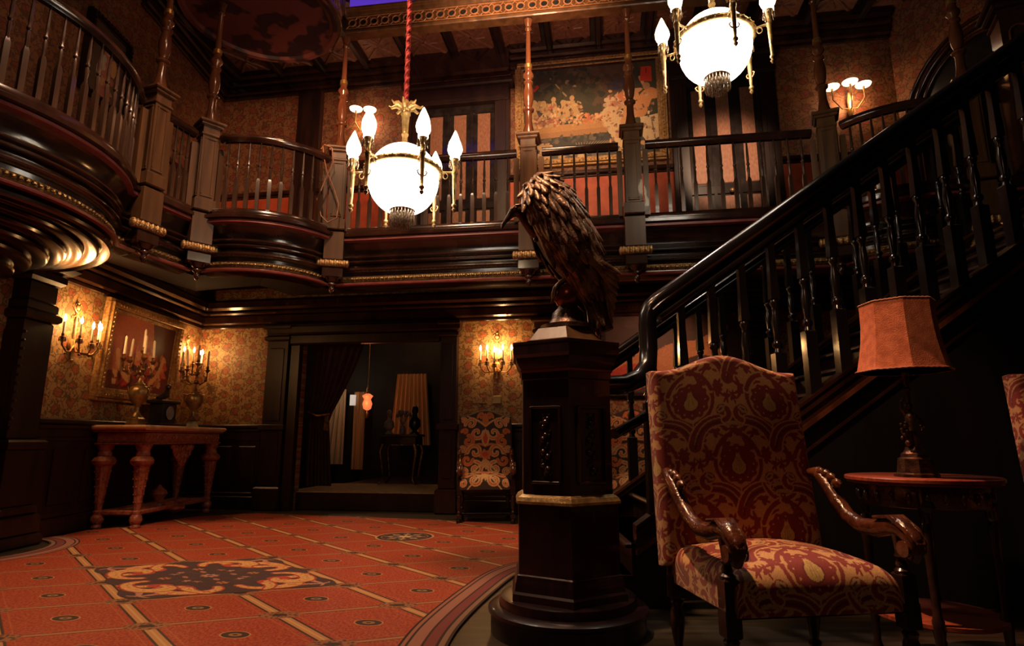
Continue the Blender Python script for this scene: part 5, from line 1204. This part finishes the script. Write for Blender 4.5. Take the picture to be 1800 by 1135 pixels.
# ================================================================== CONSOLE TABLE AND WHAT STANDS ON IT
ct2 = thing('console_table', 'heavy carved reddish console table with marble top against the left wall', 'table', (-4.07, 7.20, 0), PI / 2); ct2.scale = (1.07, 1, 1.03)
# local x runs away from the camera (world +y... -y flipped), local -y faces the hall
m = MB(); m.box((0, 0, 1.0), (1.66, .60, .042), bev=.014); m.box((0, 0, .98), (1.62, .57, .012)); m.build('tabletop', 'console_top', ct2, smooth=30)
m = MB(); m.box((0, 0, .965), (1.60, .56, .03), bev=.012); m.box((0, 0, .895), (1.50, .50, .11), bev=.01); m.box((0, 0, .835), (1.54, .53, .02), bev=.008)
for k in range(26): m.ball((-.72 + .058 * k, -.255, .90), .018, 6, sc_=(1, .5, 1))
m.build('apron', 'console', ct2, smooth=40)
m = MB()
for k in range(9):
    for j in range(9 - k):
        m.ball((-.0 + (j - (8 - k) / 2) * .052 + .0, -.22 + random.uniform(-.01, .01), .80 - .028 * k), random.uniform(.022, .032), 7, sc_=(1, .7, 1))
m.build('carved_drop', 'console', ct2, smooth=50)
for sx in (-1, 1):
    for sy in (-1, 1):
        m = MB(); c = (sx * .68, sy * .20, 0)
        m.lathe([(.04, 0), (.05, .02), (.04, .045), (.05, .06), (.062, .085), (.055, .12), (.04, .14), (.045, .17), (.038, .18)], 16, c=c)
        m.lathe([(.032, .18), (.035, .22), (.075, .60), (.082, .62)], 8, c=c, phase=PI / 8); m.lathe([(.08, .615), (.105, .635), (.112, .665), (.09, .70), (.065, .71), (.07, .73), (.058, .76), (.07, .79), (.085, .83)], 16, c=c)
        for k in range(8): a = k * PI / 4; [m.ball((c[0] + (.037 + .0085 * q) * math.cos(a), c[1] + (.037 + .0085 * q) * math.sin(a), .26 + .075 * q), .009, 6) for q in range(5)]
        m.build('leg', 'console', ct2, smooth=40)
m = MB(); m.box((0, -.20, .155), (1.30, .05, .045), bev=.01); m.box((0, .20, .155), (1.30, .05, .045), bev=.01)
for s in (-1, 1): m.tube([(s * .68, -.20, .155), (s * .3, -.05, .16), (0, 0, .17)], .028, 8); m.box((s * .66, 0, .155), (.05, .36, .045), bev=.01); m.tube([(s * .68, .20, .155), (s * .3, .05, .16), (0, 0, .17)], .028, 8); m.box((s * .12, -.20, .19), (.22, .05, .05), bev=.02)
m.lathe([(.10, .15), (.09, .18), (.05, .2), (.06, .24), (.09, .28), (.07, .32), (.03, .35), (.01, .38)], 16); m.lathe([(.06, .09), (.10, .12), (.10, .15)], 16, c=(0, -.2, 0)); m.build('stretcher', 'console', ct2, smooth=40)

def candelabrum(label, loc, rz, leans, n_arm):
    t = thing('candelabrum', label, 'candelabrum', loc, rz); t.scale = (1.12, 1.12, 1.2)
    m = MB(); m.lathe([(.085, 0), (.09, .015), (.08, .025), (.085, .06), (.06, .075), (.045, .085)], 4, phase=PI / 4); m.lathe([(.05, .08), (.03, .11), (.018, .135), (.024, .15), (.016, .165), (.03, .185), (.07, .22), (.088, .27), (.09, .31), (.075, .345), (.045, .36), (.05, .37), (.03, .385), (.02, .41), (.012, .43)], 22)
    m.build('urn', 'urn', t, smooth=50)
    for s in (-1, 1):
        m = MB(); m.tube([(s * .075, 0, .34), (s * .11, 0, .35), (s * .105, 0, .29), (s * .085, 0, .26)], .008, 6)
        m.build('urn_handle', 'urn', t, smooth=50)
    m = MB(); m.tube([(0, 0, .41), (0, 0, .60)], [.014, .012], 8); m.ball((0, 0, .48), .03, 10); m.ball((0, 0, .56), .022, 8); m.build('stem', 'brass_dark', t, smooth=50)
    for k in range(n_arm):
        a = 2 * PI * k / n_arm + .3; r_ = .17 if k else 0.0; zt = .60 if k else .68; x, y_ = r_ * math.cos(a), r_ * math.sin(a)
        m = MB()
        if k: m.tube([(0, 0, .50), (x * .4, y_ * .4, .45), (x * .8, y_ * .8, .47), (x * .85, y_ * .85, .53), (x * .65, y_ * .65, .54)], .007, 6); m.tube([(x * .8, y_ * .8, .47), (x, y_, .52), (x, y_, zt)], .008, 6)
        else: m.tube([(0, 0, .58), (0, 0, zt)], .009, 6)
        m.lathe([(.008, -.03), (.026, -.01), (.028, 0), (.014, .005), (.016, .035)], 12, c=(x, y_, zt)); m.ball((x * .9, y_ * .9, .49), .018, 8)
        arm = m.build('arm', 'brass_dark', t, smooth=50)
        lean = leans[k % len(leans)]; m = MB(); h = .17
        m.tube([(x, y_, zt + .02), (x + lean[0] * h, y_ + lean[1] * h, zt + .02 + h)], [.0125, .011], 10); m.tube([(x + lean[0] * h, y_ + lean[1] * h, zt + .02 + h), (x + lean[0] * h * 1.07, y_ + lean[1] * h * 1.07, zt + .035 + h)], [.011, .002], 8)
        m.build('candle', 'candle', arm, smooth=50)
    return t
candelabrum('brass urn candelabrum with upright ivory candles on the near end of the console', (-4.08, 6.62, 1.05), 0, [(0, 0), (-.05, .02), (.06, 0), (0, .04)], 5)
candelabrum('brass urn candelabrum with crookedly leaning candles on the far end of the console', (-4.04, 7.72, 1.05), .5, [(.0, .0), (.1, .28), (.0, .05), (-.1, -.25)], 5)
t = thing('mantel_clock', 'black slate mantel clock with reclining top figure between the two candelabra', 'clock', (-4.14, 7.22, 1.05), PI / 2)
m = MB(); m.box((0, 0, .02), (.42, .18, .04), bev=.01); m.box((0, 0, .15), (.30, .15, .24), bev=.01); m.box((0, 0, .29), (.40, .19, .04), bev=.012); m.build('case', 'black', t, smooth=30)
m = MB(); m.lathe([(.001, 0), (.075, 0), (.08, .012), (.075, .016), (.07, .006), (.001, .006)], 28, mat=T(0, -.078, .16) @ rot(0, PI / 2)); m.build('dial', 'plaster', t, smooth=40)
m = MB(); m.tube([(-.10, 0, .33), (-.04, 0, .35), (.02, 0, .37), (.05, 0, .43)], [.03, .045, .045, .03], 10); m.ball((.06, 0, .47), .035, 10); m.tube([(-.1, 0, .335), (-.15, 0, .33)], [.03, .015], 8); m.build('figure', 'black', t, smooth=60)

# ================================================================== SMALL THINGS ON THE WALLS, CORD
t = MB().box((0, -.008, 0), (.10, .016, .10), bev=.006).build('switch_plate', 'plate', loc=(-.19, BK(-.19), 1.40), rz=TH, smooth=30); tag(t, 'square brass switch plate on the wallpaper above the tapestry armchair', 'switch plate')
t = MB().box((0, -.008, 0), (.12, .016, .10), bev=.006).build('vent_grille', 'paper', loc=(-.38, BK(-.38), 1.40), rz=TH, smooth=30); tag(t, 'wallpapered cover plate left of the brass switch plate', 'cover plate')
m = MB(); cpts = [(-1.98, 5.80, 3.86), (-1.94, 5.78, 3.90), (-1.86, 5.78, 3.86), (-1.84, 5.78, 3.70), (-1.92, 5.78, 3.48), (-1.98, 5.78, 3.30), (-1.93, 5.78, 3.12), (-1.86, 5.78, 3.05), (-1.77, 5.78, 3.10), (-1.76, 5.78, 3.25), (-1.82, 5.78, 3.42), (-1.90, 5.78, 3.60), (-1.94, 5.78, 3.76), (-1.96, 5.79, 3.88)]
m.tube([(x, y_ - .0, z) for x, y_, z in [(a[0], a[1], a[2]) for a in cpts]], .007, 6)
tag(m.build('looped_cord', 'cord', smooth=60), 'tan cord looped over the balustrade beside the lower chandelier', 'cord')

# ================================================================== THE DARK ROOM BEYOND
def drape(name, p0, p1, z0, z1, folds, amp, mat, gather=None, n=60, nz=14):
    m = MB(); V = []; dx, dy = p1[0] - p0[0], p1[1] - p0[1]; L_ = math.hypot(dx, dy); nx_, ny_ = -dy / L_, dx / L_
    for sgn in (0, 1):
        for j in range(nz + 1):
            f = j / nz; z = z1 + (z0 - z1) * f; g0, g1 = gather(f) if gather else (0, 1)
            for i in range(n + 1):
                u = g0 + (g1 - g0) * i / n; o = amp * math.sin(2 * PI * folds * i / n) + .012 * sgn
                V.append((p0[0] + dx * u + nx_ * o, p0[1] + dy * u + ny_ * o, z))
    N1 = (n + 1) * (nz + 1)
    F = [(j * (n + 1) + i, j * (n + 1) + i + 1, (j + 1) * (n + 1) + i + 1, (j + 1) * (n + 1) + i) for j in range(nz) for i in range(n)]
    F += [tuple(N1 + q for q in reversed(f)) for f in F]
    m.v = V; m.f = F; return m.build(name, mat, smooth=60)
dr = thing('portiere_curtain', 'dark plum portiere drawn to the left side of the doorway', 'curtain')
def inside(name, parent, o): o.parent = parent; return o
inside('', dr, drape('cloth', (-2.80, 8.42), (-2.05, 8.30), .29, 2.28, 7, .03, 'drape', lambda f: (0, 1 - .62 * min(1, f / .55) ** 1.3 if f < .55 else .38 + .25 * (f - .55))))
m = MB(); m.tube([(-2.80, 8.38, 1.28), (-2.66, 8.32, 1.22), (-2.5, 8.36, 1.25)], .02, 8); [m.tube([(-2.55 + .01 * k, 8.33, 1.22), (-2.56 + .014 * k, 8.32, 1.02)], .008, 5) for k in range(5)]; m.build('tassel_tieback', 'brass_dark', dr, smooth=50)
w1 = thing('window_curtain', 'tan pleated curtain over the right window of the dark room beyond', 'curtain')
inside('', w1, drape('cloth', (-2.28, 11.42), (-1.50, 11.32), .80, 2.12, 8, .03, 'curtain', lambda f: (.14 * (1 - f) , 1 - .14 * (1 - f))))
w2 = thing('window_curtain', 'narrow pale curtain at the left of the dark room, beside the portiere', 'curtain')
inside('', w2, drape('cloth', (-3.62, 11.62), (-3.18, 11.6), .45, 1.85, 4, .03, 'pale_curtain', lambda f: (.4 * (1 - f), 1)))
w3 = thing('window_curtain', 'slim pale curtain with bright top in the middle of the dark room', 'curtain')
inside('', w3, drape('cloth', (-3.02, 11.62), (-2.80, 11.6), .35, 1.80, 2, .03, 'curtain'))
m = MB(); m.box((-3.03, 11.55, 1.64), (.11, .02, .2)); o = m.build('window_1', emit('dusk_pane', (.9, .85, .75), .4)); struct(o)
t = thing('hanging_lamp', 'small amber glass lamp glowing in the dark room beyond the doorway', 'lamp', (-2.62, 11.0, 1.62))
m = MB(); m.lathe([(.02, -.20), (.07, -.17), (.09, -.08), (.06, .0), (.10, .06), (.04, .10)], 14); m.build('glass', 'amber', t, smooth=50); m = MB(); m.lathe([(.05, .10), (.02, .14), (.03, .18), (.008, .22), (.008, 1.5)], 10); m.lathe([(.03, -.34), (.04, -.25), (.02, -.2)], 10); m.build('metal_mount', 'brass_dark', t, smooth=50)
point('amber_glow', (0, -.2, -.05), 3, (1, .3, .1), .05, t)
t = thing('writing_table', 'spindly gilded writing table in the dark room beyond the doorway', 'table', (-1.72, 9.6, .225), TH)
m = MB(); m.box((0, 0, .74), (.62, .42, .04), bev=.012); m.build('tabletop', 'wood_brown', t, smooth=30); m = MB(); m.box((0, 0, .66), (.56, .36, .12), bev=.01); m.build('drawer_case', 'wood_mat', t, smooth=30)
for sx in (-1, 1):
    for sy in (-1, 1): m = MB(); m.tube([(sx * .25, sy * .15, .62), (sx * .29, sy * .17, .5), (sx * .25, sy * .15, .25), (sx * .23, sy * .14, .08), (sx * .30, sy * .18, .012)], [.03, .034, .02, .015, .018], 8); m.build('leg', 'brass_dark', t, smooth=50)
def bust(label, loc, s, mat='plaster'):
    m = MB(); m.lathe([(.07, 0), (.07, .02), (.04, .04), (.035, .07)], 16); m.tube([(0, 0, .06), (0, 0, .12), (0, 0, .20), (0, 0, .25), (0, -.005, .30)], [.04, .09, .085, .04, .035], 14); m.ball((0, -.01, .35), .062, 14, sc_=(.85, 1, 1.15)); m.ball((0, -.07, .345), .014, 8)
    o = m.build('portrait_bust', mat, loc=loc, smooth=60); o.scale = (s, s, s); tag(o, label, 'bust'); return o
bust('pale portrait bust standing on the left of the writing table', (-1.93, 9.62, 0.986), .9)
bust('dark portrait bust standing on the right of the writing table', (-1.52, 9.56, 0.986), 1.05, 'black')
m = MB()
for k in range(16): a = k * 2.4; m.tube([(0, 0, .12), (.05 * math.cos(a), .05 * math.sin(a), .22), (.09 * math.cos(a) * (k % 3 + 1) / 2, .09 * math.sin(a) * (k % 3 + 1) / 2, .28 + .02 * (k % 4))], .004, 5); m.ball((.09 * math.cos(a) * (k % 3 + 1) / 2, .09 * math.sin(a) * (k % 3 + 1) / 2, .29 + .02 * (k % 4)), .032, 7)
m.lathe([(.04, 0), (.055, .05), (.035, .11), (.045, .13)], 14); tag(m.build('flower_vase', 'plaster', loc=(-1.74, 9.74, 0.986), smooth=60), 'vase of pale flowers standing between the two busts', 'vase')
point('room_fill', (-1.9, 10.4, 2.9), 9, (1.0, .55, .25), .15)  # added fill light without a fixture, brightens the room beyond
point('curtain_fill', (-3.2, 11.1, 2.0), 3, (1.0, .75, .5), .1)  # unseen fill added to brighten the pale curtains
